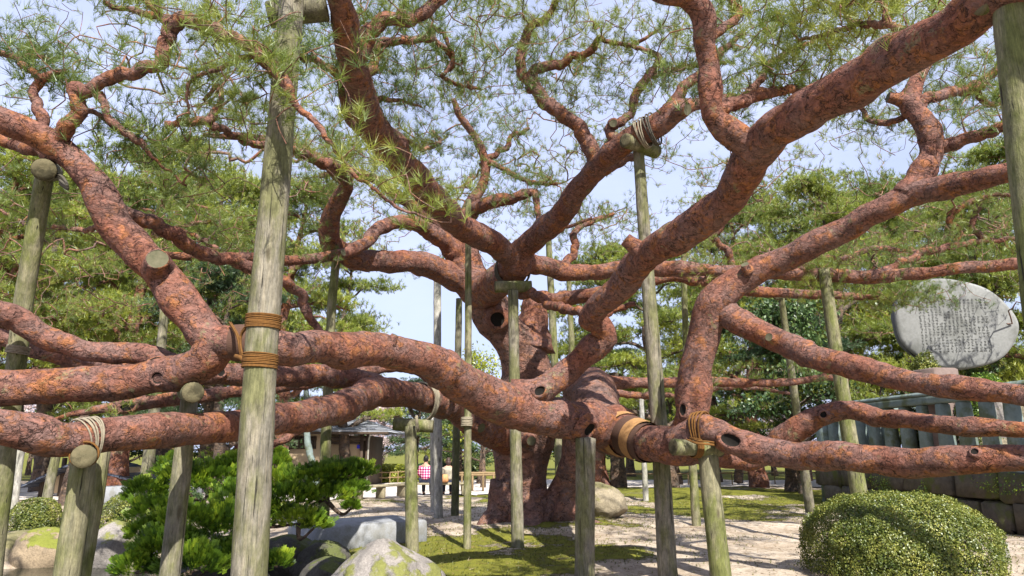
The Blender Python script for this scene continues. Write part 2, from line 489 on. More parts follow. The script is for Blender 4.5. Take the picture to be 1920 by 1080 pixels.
HAIR = simple_noise_mat('black_hair', (0.012, 0.011, 0.012), (0.03, 0.026, 0.025), 60, 0.5, 0.002)
HAIRB = simple_noise_mat('brown_black_hair', (0.03, 0.018, 0.015), (0.06, 0.035, 0.028), 60, 0.5, 0.002)
NAVY = simple_noise_mat('navy_trousers', (0.02, 0.022, 0.04), (0.03, 0.033, 0.055), 20, 0.9, 0.002)
KHAKI = simple_noise_mat('khaki_shirt', (0.36, 0.33, 0.26), (0.30, 0.27, 0.21), 14, 0.9, 0.002)
ORANGE = simple_noise_mat('tan_bag', (0.55, 0.27, 0.12), (0.48, 0.22, 0.10), 14, 0.7, 0.002)
BLUEP = simple_noise_mat('blue_lantern', (0.03, 0.03, 0.45), (0.05, 0.05, 0.6), 14, 0.7, 0)
SANDP = simple_noise_mat('pale_path_gravel', (0.62, 0.56, 0.51), (0.50, 0.45, 0.41), 14, 0.95, 0.01, c3=(0.42, 0.37, 0.32), s3=0.5, f3=0.5)
def plaid_material():
    m, nd, ln = new_mat('pink_check_shirt')
    b = principled(nd, ln, 0.9, 0.2)
    tc = nd.new('ShaderNodeTexCoord')
    sep = nd.new('ShaderNodeSeparateXYZ'); ln.new(tc.outputs['Object'], sep.inputs[0])
    def stripes(o):
        a = nd.new('ShaderNodeMath'); a.operation = 'MULTIPLY'; a.inputs[1].default_value = 2 * math.pi / 0.088; ln.new(o, a.inputs[0])
        s = nd.new('ShaderNodeMath'); s.operation = 'SINE'; ln.new(a.outputs[0], s.inputs[0])
        g = nd.new('ShaderNodeMath'); g.operation = 'GREATER_THAN'; g.inputs[1].default_value = 0.0; ln.new(s.outputs[0], g.inputs[0])
        return g.outputs[0]
    a, c = stripes(sep.outputs['X']), stripes(sep.outputs['Z'])
    s = nd.new('ShaderNodeMath'); s.operation = 'ADD'; ln.new(a, s.inputs[0]); ln.new(c, s.inputs[1])
    h = nd.new('ShaderNodeMath'); h.operation = 'MULTIPLY'; h.inputs[1].default_value = 0.5; ln.new(s.outputs[0], h.inputs[0])
    col = ramp(nd, ln, h.outputs[0], [(0.0, (0.78, 0.66, 0.70)), (0.3, (0.66, 0.10, 0.25)), (0.8, (0.16, 0.01, 0.06))], 'CONSTANT')
    ln.new(col, b.inputs['Base Color'])
    return m
PLAID = plaid_material()
def rock_material(name, c1, c2, moss, mossf=0.8):
    m, nd, ln = new_mat(name)
    b = principled(nd, ln, 0.88, 0.25)
    v = coords(nd, ln, 'Object', warp=0.1, wscale=2)
    n = noise(nd, ln, v, 4, 8, 0.65)
    c = mix(nd, ln, ramp(nd, ln, n, [(0.3, 0.0), (0.7, 1.0)]), c1, c2)
    sp = noise(nd, ln, v, 38, 4, 0.7)
    c = mix(nd, ln, 0.8, c, ramp(nd, ln, sp, [(0.3, 0.6), (0.7, 1.3)]), 'MULTIPLY')
    geo = nd.new('ShaderNodeNewGeometry'); sx = nd.new('ShaderNodeSeparateXYZ'); ln.new(geo.outputs['Normal'], sx.inputs[0])
    up = nd.new('ShaderNodeMapRange'); ln.new(sx.outputs['Z'], up.inputs[0]); up.inputs[1].default_value = 0.0; up.inputs[2].default_value = 1.0
    mn = noise(nd, ln, v, 2.6, 5, 0.6)
    ml = nd.new('ShaderNodeMath'); ml.operation = 'MULTIPLY_ADD'; ln.new(up.outputs[0], ml.inputs[0]); ml.inputs[1].default_value = 0.25; ln.new(mn, ml.inputs[2])
    mf = ramp(nd, ln, ml.outputs[0], [(0.66, 0.0), (0.72, mossf)])
    mc = mix(nd, ln, sp, tuple(x * 0.6 for x in moss), tuple(x * 1.4 for x in moss))
    c = mix(nd, ln, mf, c, mc)
    ln.new(c, b.inputs['Base Color'])
    p = bump(nd, ln, n, 0.05, b, 0.9)
    p = bump(nd, ln, sp, 0.008, b, 0.7, p)
    bump(nd, ln, mf, 0.02, b, 0.7, p)
    return m
ROCK = rock_material('mossy_grey_rock', (0.27, 0.245, 0.225), (0.14, 0.13, 0.12), (0.14, 0.15, 0.018))
ROCKB = rock_material('beige_boulder', (0.30, 0.255, 0.18), (0.16, 0.135, 0.09), (0.12, 0.12, 0.02), 0.5)
ROCKM = rock_material('brown_mossy_rock', (0.30, 0.23, 0.15), (0.16, 0.125, 0.085), (0.15, 0.17, 0.02), 0.9)
ROCKD = rock_material('dark_pond_rock', (0.10, 0.095, 0.085), (0.055, 0.05, 0.045), (0.09, 0.11, 0.02), 0.7)

def ground_material():
    m, nd, ln = new_mat('moss_and_sandy_soil')
    b = principled(nd, ln, 0.95, 0.15)
    tc = nd.new('ShaderNodeTexCoord')
    v = tc.outputs['Object']
    at = nd.new('ShaderNodeAttribute'); at.attribute_name = 'moss'
    n1 = noise(nd, ln, v, 0.9, 6, 0.6)
    n2 = noise(nd, ln, v, 6, 6, 0.65)
    n3 = noise(nd, ln, v, 40, 4, 0.7)
    sand = mix(nd, ln, ramp(nd, ln, n1, [(0.35, 0.0), (0.65, 1.0)]), (0.44, 0.375, 0.30), (0.28, 0.222, 0.165))
    sand = mix(nd, ln, ramp(nd, ln, n2, [(0.48, 0.0), (0.66, 0.75)]), sand, (0.19, 0.145, 0.10))
    sand = mix(nd, ln, 0.6, sand, ramp(nd, ln, n3, [(0.3, 0.6), (0.7, 1.3)]), 'MULTIPLY')
    moss = mix(nd, ln, ramp(nd, ln, n2, [(0.35, 0.0), (0.65, 1.0)]), (0.060, 0.072, 0.009), (0.15, 0.148, 0.017))
    moss = mix(nd, ln, ramp(nd, ln, n3, [(0.35, 0.0), (0.75, 0.6)]), moss, (0.20, 0.19, 0.04))
    a = nd.new('ShaderNodeMath'); a.operation = 'MULTIPLY_ADD'; ln.new(n2, a.inputs[0]); a.inputs[1].default_value = 0.7; ln.new(at.outputs['Fac'], a.inputs[2])
    a2 = nd.new('ShaderNodeMath'); a2.operation = 'MULTIPLY_ADD'; ln.new(n3, a2.inputs[0]); a2.inputs[1].default_value = 0.25; ln.new(a.outputs[0], a2.inputs[2])
    mf = ramp(nd, ln, a2.outputs[0], [(0.90, 0.0), (1.02, 1.0)])
    c = mix(nd, ln, mf, sand, moss)
    ln.new(c, b.inputs['Base Color'])
    p = bump(nd, ln, n2, 0.03, b, 0.7)
    p = bump(nd, ln, n3, 0.012, b, 0.8, p)
    bump(nd, ln, mf, 0.03, b, 0.8, p)
    return m
GROUND = ground_material()
def water_material():
    m, nd, ln = new_mat('dark_pond_water')
    b = principled(nd, ln, 0.06, 0.5)
    b.inputs['Base Color'].default_value = (0.018, 0.02, 0.012, 1)
    v = coords(nd, ln, 'Object', (1, 2.2, 1))
    bump(nd, ln, noise(nd, ln, v, 5, 3), 0.01, b, 0.5)
    return m
WATER = water_material()

# ------------------------------------------------------------------ the ground
PC = np.array([-6.9, 7.2]); PR = np.array([4.9, 4.75])
def pond_f(x, y):
    a = (np.asarray(x) - PC[0]) / PR[0]; c = (np.asarray(y) - PC[1]) / PR[1]
    return np.sqrt(a * a + c * c) + 0.07 * np.sin(3 * np.arctan2(c, a) + 1.0)
def height(x, y):
    x = np.asarray(x, dtype=np.float64); y = np.asarray(y, dtype=np.float64)
    p = np.stack([x, y, np.zeros_like(x)], -1)
    h = 0.05 * vnoise(p * 0.45) + 0.030 * vnoise(p * 1.7 + 5) + 0.012 * vnoise(p * 4.2 + 2)
    near = np.clip((60 - np.hypot(x, y)) / 30, 0, 1)
    h = h * near
    d = pond_f(x, y)
    h = h - 0.75 * np.clip((1.05 - d) / 0.16, 0, 1)
    h = h + 0.22 * np.exp(-(((x - 6.5) / 5) ** 2 + ((y - 24) / 4.0) ** 2))
    h = h + 0.16 * np.exp(-(((x - 0.6) / 1.9) ** 2 + ((y - 15.0) / 1.9) ** 2))
    return h
def axis_coords(lo, hi, step, far_lo, far_hi):
    c = list(np.arange(lo, hi + 1e-6, step))
    s, v = step, hi
    while v < far_hi:
        s *= 1.35; v += s; c.append(v)
    s, v = step, lo
    while v > far_lo:
        s *= 1.35; v -= s; c.insert(0, v)
    return np.array(c)
gx = axis_coords(-13, 13, 0.16, -1500, 1500)
gy = axis_coords(3.0, 30, 0.16, -300, 2600)
XX, YY = np.meshgrid(gx, gy)
ZZ = height(XX, YY)
nx, ny = len(gx), len(gy)
ii = (np.arange(ny - 1)[:, None] * nx + np.arange(nx - 1)[None, :]).ravel()
gq = np.stack([ii, ii + 1, ii + nx + 1, ii + nx], 1)
gV = np.stack([XX, YY, ZZ], -1).reshape(-1, 3)
ground = obj_np('ground', gV, [gq], GROUND, kind='structure')
# where moss grows (a real map of the place: round the trunk, in the shaded back, patches)
def moss_map(x, y):
    p = np.stack([x, y, np.zeros_like(x)], -1)
    n = fbm(p * 0.55 + 40, 3)
    m = 0.27 + 0.46 * n + 0.16 * vnoise(p * 2.3 + 9)
    m = m + 0.34 * np.exp(-(((x - 0.4) / 2.8) ** 2 + ((y - 12.0) / 4.2) ** 2))
    m = m + 0.85 * np.exp(-(((x - 6.0) / 7.0) ** 2 + ((y - 25.0) / 6.2) ** 2))
    m = m - 0.50 * np.exp(-(((x - 5.2) / 2.4) ** 2 + ((y - 13) / 3.4) ** 2))
    m = m - 0.35 * np.exp(-(((x + 4.5) / 4) ** 2 + ((y - 19) / 4) ** 2))
    m = m - 0.36 * (np.abs(x + 9) < 5) * (y < 18)
    m = m + 1.2 * np.clip((y - 38) / 6, 0, 1)
    return m
float_attr(ground.data, 'moss', moss_map(gV[:, 0], gV[:, 1]))

pv = []
for k in range(72):
    a = 2 * math.pi * k / 72
    r = 1.02
    pv.append((PC[0] + PR[0] * r * math.cos(a), PC[1] + PR[1] * r * math.sin(a), -0.32))
pm = bpy.data.meshes.new('pond'); pm.from_pydata(pv, [], [list(range(72))])
link('pond', pm, WATER, None, False, 'structure')

def sheet(name, poly, z, mat):
    me = bpy.data.meshes.new(name)
    me.from_pydata([(p[0], p[1], z) for p in poly], [], [list(range(len(poly)))])
    return link(name, me, mat, None, False, 'structure')
PATH = np.array([(-26, 22.6), (-7.0, 22.2), (-5.2, 23.0), (-2.5, 24.6), (-0.5, 25.8), (4, 29.5), (26, 33.0), (40, 34.0), (40, 39), (20, 38.5), (4, 37), (-4, 36.5), (-26, 33)])
def in_poly(x, y, poly):
    r = np.zeros(x.shape, bool); j = len(poly) - 1
    for i in range(len(poly)):
        xi, yi = poly[i]; xj, yj = poly[j]
        r ^= ((yi > y) != (yj > y)) & (x < (xj - xi) * (y - yi) / (yj - yi + 1e-12) + xi); j = i
    return r
px_ = np.arange(-26, 40, 0.25); py_ = np.arange(21.5, 39.5, 0.2)
PX, PY = np.meshgrid(px_, py_)
pz_ = height(PX, PY) + 0.03
nn_ = len(px_)
cell_ = in_poly(PX[:-1, :-1] + 0.12 + 0.3 * vnoise(np.stack([PX, PY, PX * 0], -1))[:-1, :-1], PY[:-1, :-1] + 0.1, PATH)
ci = (np.arange(len(py_) - 1)[:, None] * nn_ + np.arange(nn_ - 1)[None, :])[cell_]
obj_np('path', np.stack([PX, PY, pz_], -1).reshape(-1, 3), [np.stack([ci, ci + 1, ci + nn_ + 1, ci + nn_], 1)], SANDP, kind='structure')

# ------------------------------------------------------------------ twig growth
def grow(nodes, attractors, rnd, seg=0.17, crook=0.38, max_len=3.2, batch=60):
    """joins every attractor to the nearest wood by a crooked path; returns list of (polyline idx) and nodes, tips"""
    pts = [np.array(p) for p in nodes]
    nb = len(pts)
    par = [-1] * nb
    kd = kdtree.KDTree(len(pts))
    for i, p in enumerate(pts): kd.insert(p, i)
    kd.balance()
    d0 = [kd.find(a)[2] for a in attractors]
    order = np.argsort(d0)
    tips = []
    done_since = []
    for c, k in enumerate(order):
        a = attractors[k]
        co, idx, dist = kd.find(a)
        for j in done_since:                       # recent wood that is not in the tree yet
            dj = np.linalg.norm(pts[j] - a)
            if dj < dist: dist, idx = dj, j
        if dist > max_len: continue
        p0 = pts[idx]
        n = max(1, int(round(dist / seg)))
        v = np.asarray(a) - p0
        prev = idx
        for s in range(1, n + 1):
            t = s / n
            q = p0 + v * t
            if s < n:
                q = q + rnd.normal(0, crook * seg, 3) * np.array([1, 1, 0.8]) + np.array([0, 0, -0.10 * dist * math.sin(math.pi * t)])
            pts.append(q); par.append(prev); prev = len(pts) - 1
            done_since.append(prev)
        tips.append(prev)
        if len(done_since) > batch * 4:
            kd = kdtree.KDTree(len(pts))
            for i, p in enumerate(pts): kd.insert(p, i)
            kd.balance()
            done_since = []
    return np.array(pts), np.array(par), nb, tips
def twig_mesh(pts, par, nb, r0=0.0045, expo=0.42, sides=5, rmax=0.05):
    n = len(pts)
    cnt = np.zeros(n)
    kids = [[] for _ in range(n)]
    for i in range(nb, n): kids[par[i]].append(i)
    for i in range(n - 1, nb - 1, -1):
        if not kids[i]: cnt[i] = 1
        if par[i] >= 0: cnt[par[i]] += cnt[i]
    rad = np.minimum(r0 * np.maximum(cnt, 1) ** expo, rmax)
    mb = MB()
    used = np.zeros(n, bool)
    # chains: follow the thickest child
    starts = [(p, c) for p in range(n) for c in kids[p] if (p < nb)]
    stack = list(starts)
    while stack:
        p, c = stack.pop()
        chain = [p, c]
        cur = c
        while kids[cur]:
            ks = sorted(kids[cur], key=lambda k: -cnt[k])
            for k in ks[1:]: stack.append((cur, k))
            chain.append(ks[0]); cur = ks[0]
        C = pts[chain]
        R = rad[chain].copy(); R[0] = R[1] * 1.1
        if len(C) > 2:
            pr = catmull(np.column_stack([C, R]), 2); C, R = pr[:, :3], np.maximum(pr[:, 3], r0 * 0.6)
        mb.add(*sweep(C, R, sides, 0.0, False))
    return mb
def needle_arrays(centres, dirs, rnd, per=18, length=0.10, width=0.004, spread=0.85, var=None):
    """pine tufts: `per` needles fan out of every centre round its direction"""
    n = len(centres)
    C = np.repeat(centres, per, 0); D = np.repeat(dirs, per, 0)
    R = rnd.normal(0, 1, (n * per, 3)); R /= np.linalg.norm(R, axis=1)[:, None]
    d = D + R * spread
    d /= np.linalg.norm(d, axis=1)[:, None]
    L = length * rnd.uniform(0.65, 1.15, n * per)[:, None]
    s = np.cross(d, rnd.normal(0, 1, (n * per, 3))); s /= np.linalg.norm(s, axis=1)[:, None] + 1e-9
    base = C + D * rnd.uniform(-0.35, 0.35, (n * per, 1)) * length
    w = width * 0.5
    V = np.empty((n * per, 3, 3))
    V[:, 0] = base - s * w; V[:, 1] = base + s * w; V[:, 2] = base + d * L
    F = np.arange(n * per * 3).reshape(-1, 3)
    if var is None: var = rnd.uniform(0, 1, n)
    va = np.repeat(np.clip(np.repeat(var, per) + rnd.normal(0, 0.12, n * per), 0, 1), 3)
    return V.reshape(-1, 3), F, va
def leaf_arrays(centres, normals, rnd, size=0.03, aspect=0.55, tiltv=0.6, var=None):
    """small folded leaves (two triangles each)"""
    n = len(centres)
    nn = normals + rnd.normal(0, tiltv, (n, 3)); nn /= np.linalg.norm(nn, axis=1)[:, None]
    t = np.cross(nn, rnd.normal(0, 1, (n, 3))); t /= np.linalg.norm(t, axis=1)[:, None]
    s = np.cross(nn, t)
    L = size * rnd.uniform(0.6, 1.3, (n, 1))
    V = np.empty((n, 4, 3))
    V[:, 0] = centres - t * L * .5; V[:, 1] = centres + s * L * aspect * .5 + nn * L * .08
    V[:, 2] = centres + t * L * .5; V[:, 3] = centres - s * L * aspect * .5 + nn * L * .08
    F = np.arange(n * 4).reshape(-1, 4)
    if var is None: var = rnd.uniform(0, 1, n)
    return V.reshape(-1, 3), F, np.repeat(np.clip(var, 0, 1), 4)
def foliage_obj(name, V, F, va, mat, parent):
    o = obj_np(name, V, [F], mat, parent, smooth=False, kind='stuff')
    float_attr(o.data, 'var', va)
    return o
def tuft_dirs(n, rnd, up=0.8):
    d = rnd.normal(0, 0.6, (n, 3)); d[:, 2] = np.abs(d[:, 2]) * 0.6 + up
    return d / np.linalg.norm(d, axis=1)[:, None]

# ------------------------------------------------------------------ the great red pine
base_pt = G(985, 985)
pine = empty('great_red_pine', (base_pt[0], base_pt[1], 0), 'old red pine with twisting low limbs held up by wooden props', 'tree')
BR = {}
def branch(name, pts, mat=BARK, key=None, rough=0.10, sides=None, flare=True, wander=0.0, parent=None):
    pr = []
    for x, y, w, Y in pts:
        p = P(x, y, Y)
        pr.append((*p, M(w, x, y, Y) / 2))
    pr = np.array(pr)
    lin = np.vstack([np.stack([pr[i] * (1 - t) + pr[i + 1] * t for t in np.linspace(0, 1, 8, endpoint=False)]) for i in range(len(pr) - 1)] + [pr[-1:]])
    kk = 0.12 if np.mean(pr[:, 3]) > 0.08 else 0.42
    pr = catmull(pr, 8) * (1 - kk) + lin * kk
    rm = float(np.mean(pr[:, 3]))
    pr = resample(pr, max(0.018, rm * 0.42))
    C, R = pr[:, :3].copy(), pr[:, 3].copy()
    n = len(C)
    t = np.arange(n)
    R *= 1 + 0.07 * vnoise(np.stack([t * 0.16, np.full(n, rm * 91), np.zeros(n)], 1)) + 0.04 * vnoise(np.stack([t * 0.45, np.full(n, rm * 57), np.ones(n)], 1))
    wob = wander if wander > 0 else (0.14 if rm > 0.08 else 0.55)
    ds = np.linalg.norm(np.diff(C, axis=0), axis=1).mean()
    ss = t * ds / max(rm, 0.02)
    C += wob * rm * np.stack([vnoise(np.stack([ss * 0.42, np.full(n, k * 7.7 + rm * 933), np.zeros(n)], 1)) + 0.4 * vnoise(np.stack([ss * 1.0, np.full(n, k * 3.7 + rm * 733), np.ones(n)], 1)) for k in range(3)], 1)
    rb = np.random.default_rng(int(abs(pts[0][0] * 13 + pts[-1][0] * 7)))
    for q in range(int(ss[-1] / 7)):                       # swellings at old branch scars
        c0 = rb.uniform(0, ss[-1]); R *= 1 + rb.uniform(0.04, 0.16) * np.exp(-((ss - c0) / rb.uniform(0.4, 1.0)) ** 2)
    if flare:
        k = min(n, 5)
        R[:k] *= np.linspace(1.22, 1.0, k)
    if sides is None:
        sides = 24 if rm > 0.09 else (16 if rm > 0.05 else 9)
    V, F = sweep(C, R, sides, rough)
    o = obj_np(name, V, F, mat, parent or pine)
    BR[key or name] = (C, R, o)
    return o

# trunk and second stem
branch('trunk', [(978, 1010, 190, 15.0), (976, 985, 150, 15.0), (972, 945, 122, 15.0), (974, 880, 110, 15.0), (982, 800, 104, 15.0), (988, 720, 98, 14.9), (978, 660, 92, 14.8), (950, 615, 80, 14.6), (922, 578, 74, 14.4), (905, 545, 70, 14.2), (895, 520, 56, 14.1)], TRUNKBARK, 'trunk', 0.20, 40, False)
branch('trunk', [(1005, 985, 90, 14.7), (1032, 962, 74, 14.6), (1062, 925, 66, 14.5), (1082, 870, 64, 14.3), (1090, 810, 66, 14.2), (1093, 760, 78, 14.0), (1097, 728, 80, 13.4), (1104, 735, 82, 12.6), (1115, 765, 84, 11.5), (1138, 797, 84, 10.4), (1165, 814, 80, 9.8)], TRUNKBARK, 'stem2', 0.18, 32)
branch('root', [(960, 940, 90, 14.8), (935, 972, 64, 14.6), (905, 1000, 40, 14.2), (885, 1015, 24, 13.9)], TRUNKBARK, 'root1', 0.2, 20)
branch('root', [(985, 950, 90, 14.7), (990, 985, 60, 14.2), (1000, 1005, 40, 13.9), (1012, 1020, 24, 13.5)], TRUNKBARK, 'root2', 0.2, 20)
branch('root', [(1040, 955, 70, 14.5), (1075, 970, 50, 14.5), (1105, 985, 30, 14.3), (1130, 992, 20, 14.2)], TRUNKBARK, 'root3', 0.2, 20)
branch('branch', [(988, 650, 84, 14.9), (998, 612, 60, 14.9), (1004, 588, 50, 14.9), (998, 568, 44, 15.0), (1012, 562, 36, 15.0), (1040, 563, 30, 14.8), (1085, 556, 28, 14.6), (1135, 547, 28, 14.3), (1185, 528, 26, 14.1), (1260, 518, 24, 14.1), (1330, 530, 22, 14.1), (1420, 546, 20, 14.2), (1550, 552, 16, 14.4), (1640, 558, 9, 14.6), (1690, 562, 3, 14.8)], BARK, 'T4', 0.12, 18)

# low limb coming forward from the second stem, running left
branch('branch', [(1160, 808, 78, 9.9), (1100, 794, 76, 9.25), (1040, 782, 74, 9.0), (985, 766, 84, 8.8), (930, 752, 84, 8.5), (880, 728, 76, 8.1), (830, 695, 70, 7.7), (780, 668, 68, 7.3), (720, 654, 64, 6.9), (660, 655, 66, 6.5), (600, 653, 64, 6.1), (530, 652, 66, 5.6), (460, 645, 66, 5.45), (405, 640, 68, 5.5), (372, 602, 64, 5.5), (340, 560, 64, 5.5), (305, 515, 62, 5.5), (265, 475, 60, 5.5), (220, 420, 60, 5.45), (200, 385, 56, 5.4), (175, 340, 54, 5.35), (130, 295, 52, 5.3), (80, 262, 52, 5.2), (0, 228, 50, 5.0), (-80, 198, 46, 4.9), (-200, 160, 40, 4.8)], BARK, 'A', 0.09, 28)
branch('branch', [(408, 636, 60, 5.5), (388, 672, 64, 5.5), (340, 698, 62, 5.6), (300, 706, 60, 5.65), (200, 716, 62, 5.65), (100, 722, 64, 5.6), (0, 728, 66, 5.5), (-100, 735, 64, 5.4)], BARK, 'A2', 0.10, 28)
branch('branch', [(355, 688, 34, 5.75), (290, 670, 40, 5.8), (240, 660, 40, 5.8), (170, 662, 40, 5.7), (100, 640, 40, 5.6), (40, 605, 40, 5.5), (0, 585, 40, 5.4), (-90, 540, 36, 5.3)], BARK, 'A3', 0.10, 22)
branch('branch', [(975, 752, 66, 8.8), (1015, 733, 52, 8.8), (1070, 690, 48, 8.8), (1110, 655, 46, 8.7), (1134, 630, 46, 8.6), (1122, 608, 44, 8.5), (1104, 596, 44, 8.4), (1125, 573, 48, 8.1), (1165, 538, 54, 7.7), (1195, 495, 58, 7.3), (1240, 460, 60, 6.8), (1310, 420, 64, 6.2), (1370, 365, 66, 5.7), (1410, 300, 72, 5.2), (1440, 258, 76, 4.9), (1500, 217, 74, 4.5), (1570, 175, 78, 4.15), (1650, 130, 80, 3.8), (1740, 80, 86, 3.45), (1820, 30, 90, 3.15), (1880, -15, 90, 2.95), (1990, -90, 86, 2.7), (2150, -190, 80, 2.4)], BARK, 'A4', 0.08, 28)
branch('branch', [(1425, 280, 60, 5.05), (1385, 255, 52, 5.0), (1346, 230, 48, 4.95), (1331, 195, 43, 4.9), (1327, 130, 40, 4.85), (1320, 75, 40, 4.75), (1318, 25, 44, 4.65), (1290, -2, 36, 4.6), (1235, -18, 34, 4.5), (1150, -60, 28, 4.4)], BARK, 'A5', 0.10, 24)
branch('branch', [(1335, 210, 30, 4.95), (1385, 195, 24, 5.0), (1430, 177, 20, 5.05), (1480, 168, 17, 5.1), (1530, 172, 12, 5.2), (1600, 160, 7, 5.3)], BARK, 'A5b', 0.12, 14)
branch('branch', [(1375, 198, 16, 5.0), (1400, 180, 15, 5.1), (1425, 150, 14, 5.2), (1450, 115, 12, 5.3), (1485, 95, 10, 5.4), (1540, 70, 7, 5.5)], BARK, 'A5c', 0.12, 12)
branch('branch', [(1325, 70, 20, 4.75), (1360, 52, 16, 4.8), (1384, 28, 14, 4.85), (1375, -5, 12, 4.9)], BARK, 'A5d', 0.12, 12)
# right half of the low limb
branch('branch', [(1150, 806, 78, 10.0), (1185, 821, 74, 9.3), (1245, 838, 72, 8.6), (1292, 842, 68, 8.35), (1310, 838, 50, 8.3)], BARK, 'AR', 0.08, 28)
branch('branch', [(1262, 842, 56, 8.5), (1286, 815, 64, 8.45), (1296, 780, 64, 8.4), (1302, 735, 62, 8.4), (1308, 690, 60, 8.35), (1318, 630, 60, 8.3), (1330, 585, 64, 8.2), (1355, 552, 60, 8.1), (1400, 520, 54, 8.0), (1470, 487, 48, 7.8), (1530, 455, 48, 7.5), (1590, 430, 48, 7.3), (1650, 395, 46, 7.0), (1710, 365, 46, 6.8), (1780, 350, 42, 6.5), (1885, 325, 40, 6.0), (1980, 296, 38, 5.7), (2100, 270, 34, 5.4)], BARK, 'C', 0.09, 26)
branch('branch', [(1700, 372, 46, 6.85), (1722, 335, 40, 6.8), (1742, 300, 40, 6.8), (1748, 265, 40, 6.75), (1730, 225, 38, 6.75), (1703, 192, 38, 6.8), (1714, 160, 28, 6.85), (1735, 122, 22, 6.9), (1762, 80, 18, 7.0), (1775, 30, 14, 7.0)], BARK, 'C2', 0.12, 18)
branch('branch', [(1740, 292, 30, 6.8), (1785, 266, 25, 6.7), (1850, 250, 23, 6.5), (1900, 238, 20, 6.3), (1990, 225, 16, 6.1)], BARK, 'C3', 0.12, 14)
branch('branch', [(1722, 200, 22, 6.85), (1745, 186, 20, 6.95), (1790, 172, 20, 7.1), (1830, 162, 18, 7.2), (1858, 140, 15, 7.2), (1885, 122, 12, 7.2)], BARK, 'C4', 0.12, 12)
branch('branch', [(1845, 155, 14, 7.2), (1835, 172, 12, 7.3), (1850, 196, 12, 7.4), (1880, 190, 10, 7.4), (1930, 186, 8, 7.4)], BARK, 'C4b', 0.12, 10)
branch('branch', [(1275, 838, 60, 8.3), (1318, 806, 52, 8.1), (1370, 826, 54, 7.9), (1430, 845, 50, 7.6), (1500, 855, 50, 7.3), (1580, 858, 54, 6.9), (1660, 866, 54, 6.6), (1760, 866, 54, 6.2), (1860, 862, 52, 5.9), (1990, 856, 50, 5.6), (2150, 850, 46, 5.3)], BARK, 'D', 0.10, 26)
branch('branch', [(1262, 846, 40, 8.7), (1345, 858, 34, 9.0), (1410, 862, 36, 9.0), (1455, 836, 42, 8.9), (1495, 805, 44, 8.7), (1540, 780, 40, 8.5), (1590, 768, 38, 8.3), (1650, 782, 34, 8.0), (1740, 795, 32, 7.6), (1840, 803, 30, 7.2), (1970, 808, 28, 6.8), (2100, 815, 26, 6.4)], BARK, 'E', 0.12, 18)
branch('branch', [(1345, 570, 50, 8.2), (1390, 605, 46, 8.0), (1440, 632, 44, 7.8), (1510, 662, 44, 7.4), (1580, 685, 44, 7.0), (1660, 705, 44, 6.6), (1750, 722, 42, 6.2), (1850, 735, 40, 5.8), (1980, 748, 38, 5.4), (2120, 760, 36, 5.1)], BARK, 'F', 0.10, 22)
# low limb from the main trunk to the left
branch('branch', [(965, 822, 66, 14.8), (905, 803, 56, 14.0), (845, 762, 50, 13.0), (790, 745, 50, 12.0), (740, 738, 54, 10.9), (700, 737, 52, 10.1), (650, 758, 56, 9.1), (590, 776, 58, 8.0), (500, 790, 58, 6.8), (400, 800, 58, 5.8), (300, 808, 62, 5.15), (200, 815, 66, 4.75), (110, 829, 66, 4.45), (60, 815, 68, 4.3), (0, 800, 66, 4.15), (-100, 785, 62, 4.0), (-220, 770, 58, 3.9)], BARK, 'B', 0.09, 26)
branch('branch', [(725, 735, 48, 10.6), (660, 710, 42, 10.2), (590, 705, 42, 9.7), (500, 703, 42, 9.0), (420, 700, 40, 8.4), (300, 700, 36, 7.9), (200, 692, 34, 7.6), (130, 678, 32, 7.4), (60, 658, 30, 7.2), (0, 630, 28, 7.0), (-90, 590, 26, 6.8)], BARK, 'B1', 0.10, 20)
branch('branch', [(820, 720, 24, 13.0), (780, 695, 16, 12.8), (735, 690, 16, 12.5), (660, 700, 18, 12.0), (590, 718, 20, 11.5), (520, 726, 22, 11.2), (430, 736, 22, 10.8), (350, 746, 26, 10.4), (260, 757, 26, 10.0), (200, 765, 18, 9.8), (140, 775, 10, 9.7), (90, 790, 5, 9.6)], BARK, 'B3', 0.12, 14)
branch('branch', [(640, 745, 14, 11.4), (600, 770, 13, 11.3), (560, 808, 15, 11.0), (515, 832, 13, 10.8)], BARK, 'B4', 0.12, 10)
# fork over the central post
branch('branch', [(905, 548, 66, 14.1), (930, 530, 58, 13.2), (955, 515, 54, 12.3), (965, 498, 52, 11.9), (962, 482, 46, 11.7), (925, 458, 46, 11.2), (870, 428, 46, 10.4), (825, 385, 48, 9.5), (760, 315, 54, 8.2), (710, 245, 56, 7.2), (680, 190, 54, 6.5), (660, 110, 50, 5.7), (640, 20, 44, 5.1), (622, -50, 42, 4.7), (600, -130, 38, 4.4)], BARK, 'U1', 0.09, 24)
branch('branch', [(964, 500, 50, 11.9), (985, 464, 46, 11.6), (1040, 415, 44, 10.9), (1095, 342, 42, 10.0), (1140, 290, 42, 9.3), (1190, 255, 46, 8.9), (1230, 235, 46, 8.7), (1272, 207, 40, 8.5), (1300, 195, 26, 8.5), (1335, 190, 24, 8.5), (1400, 188, 18, 8.6), (1470, 172, 12, 8.7)], BARK, 'U2', 0.09, 20)
branch('branch', [(1255, 215, 30, 8.6), (1268, 183, 22, 8.6), (1290, 158, 20, 8.6), (1315, 135, 18, 8.6), (1360, 90, 12, 8.6), (1400, 60, 8, 8.6)], BARK, 'U2d', 0.12, 12)
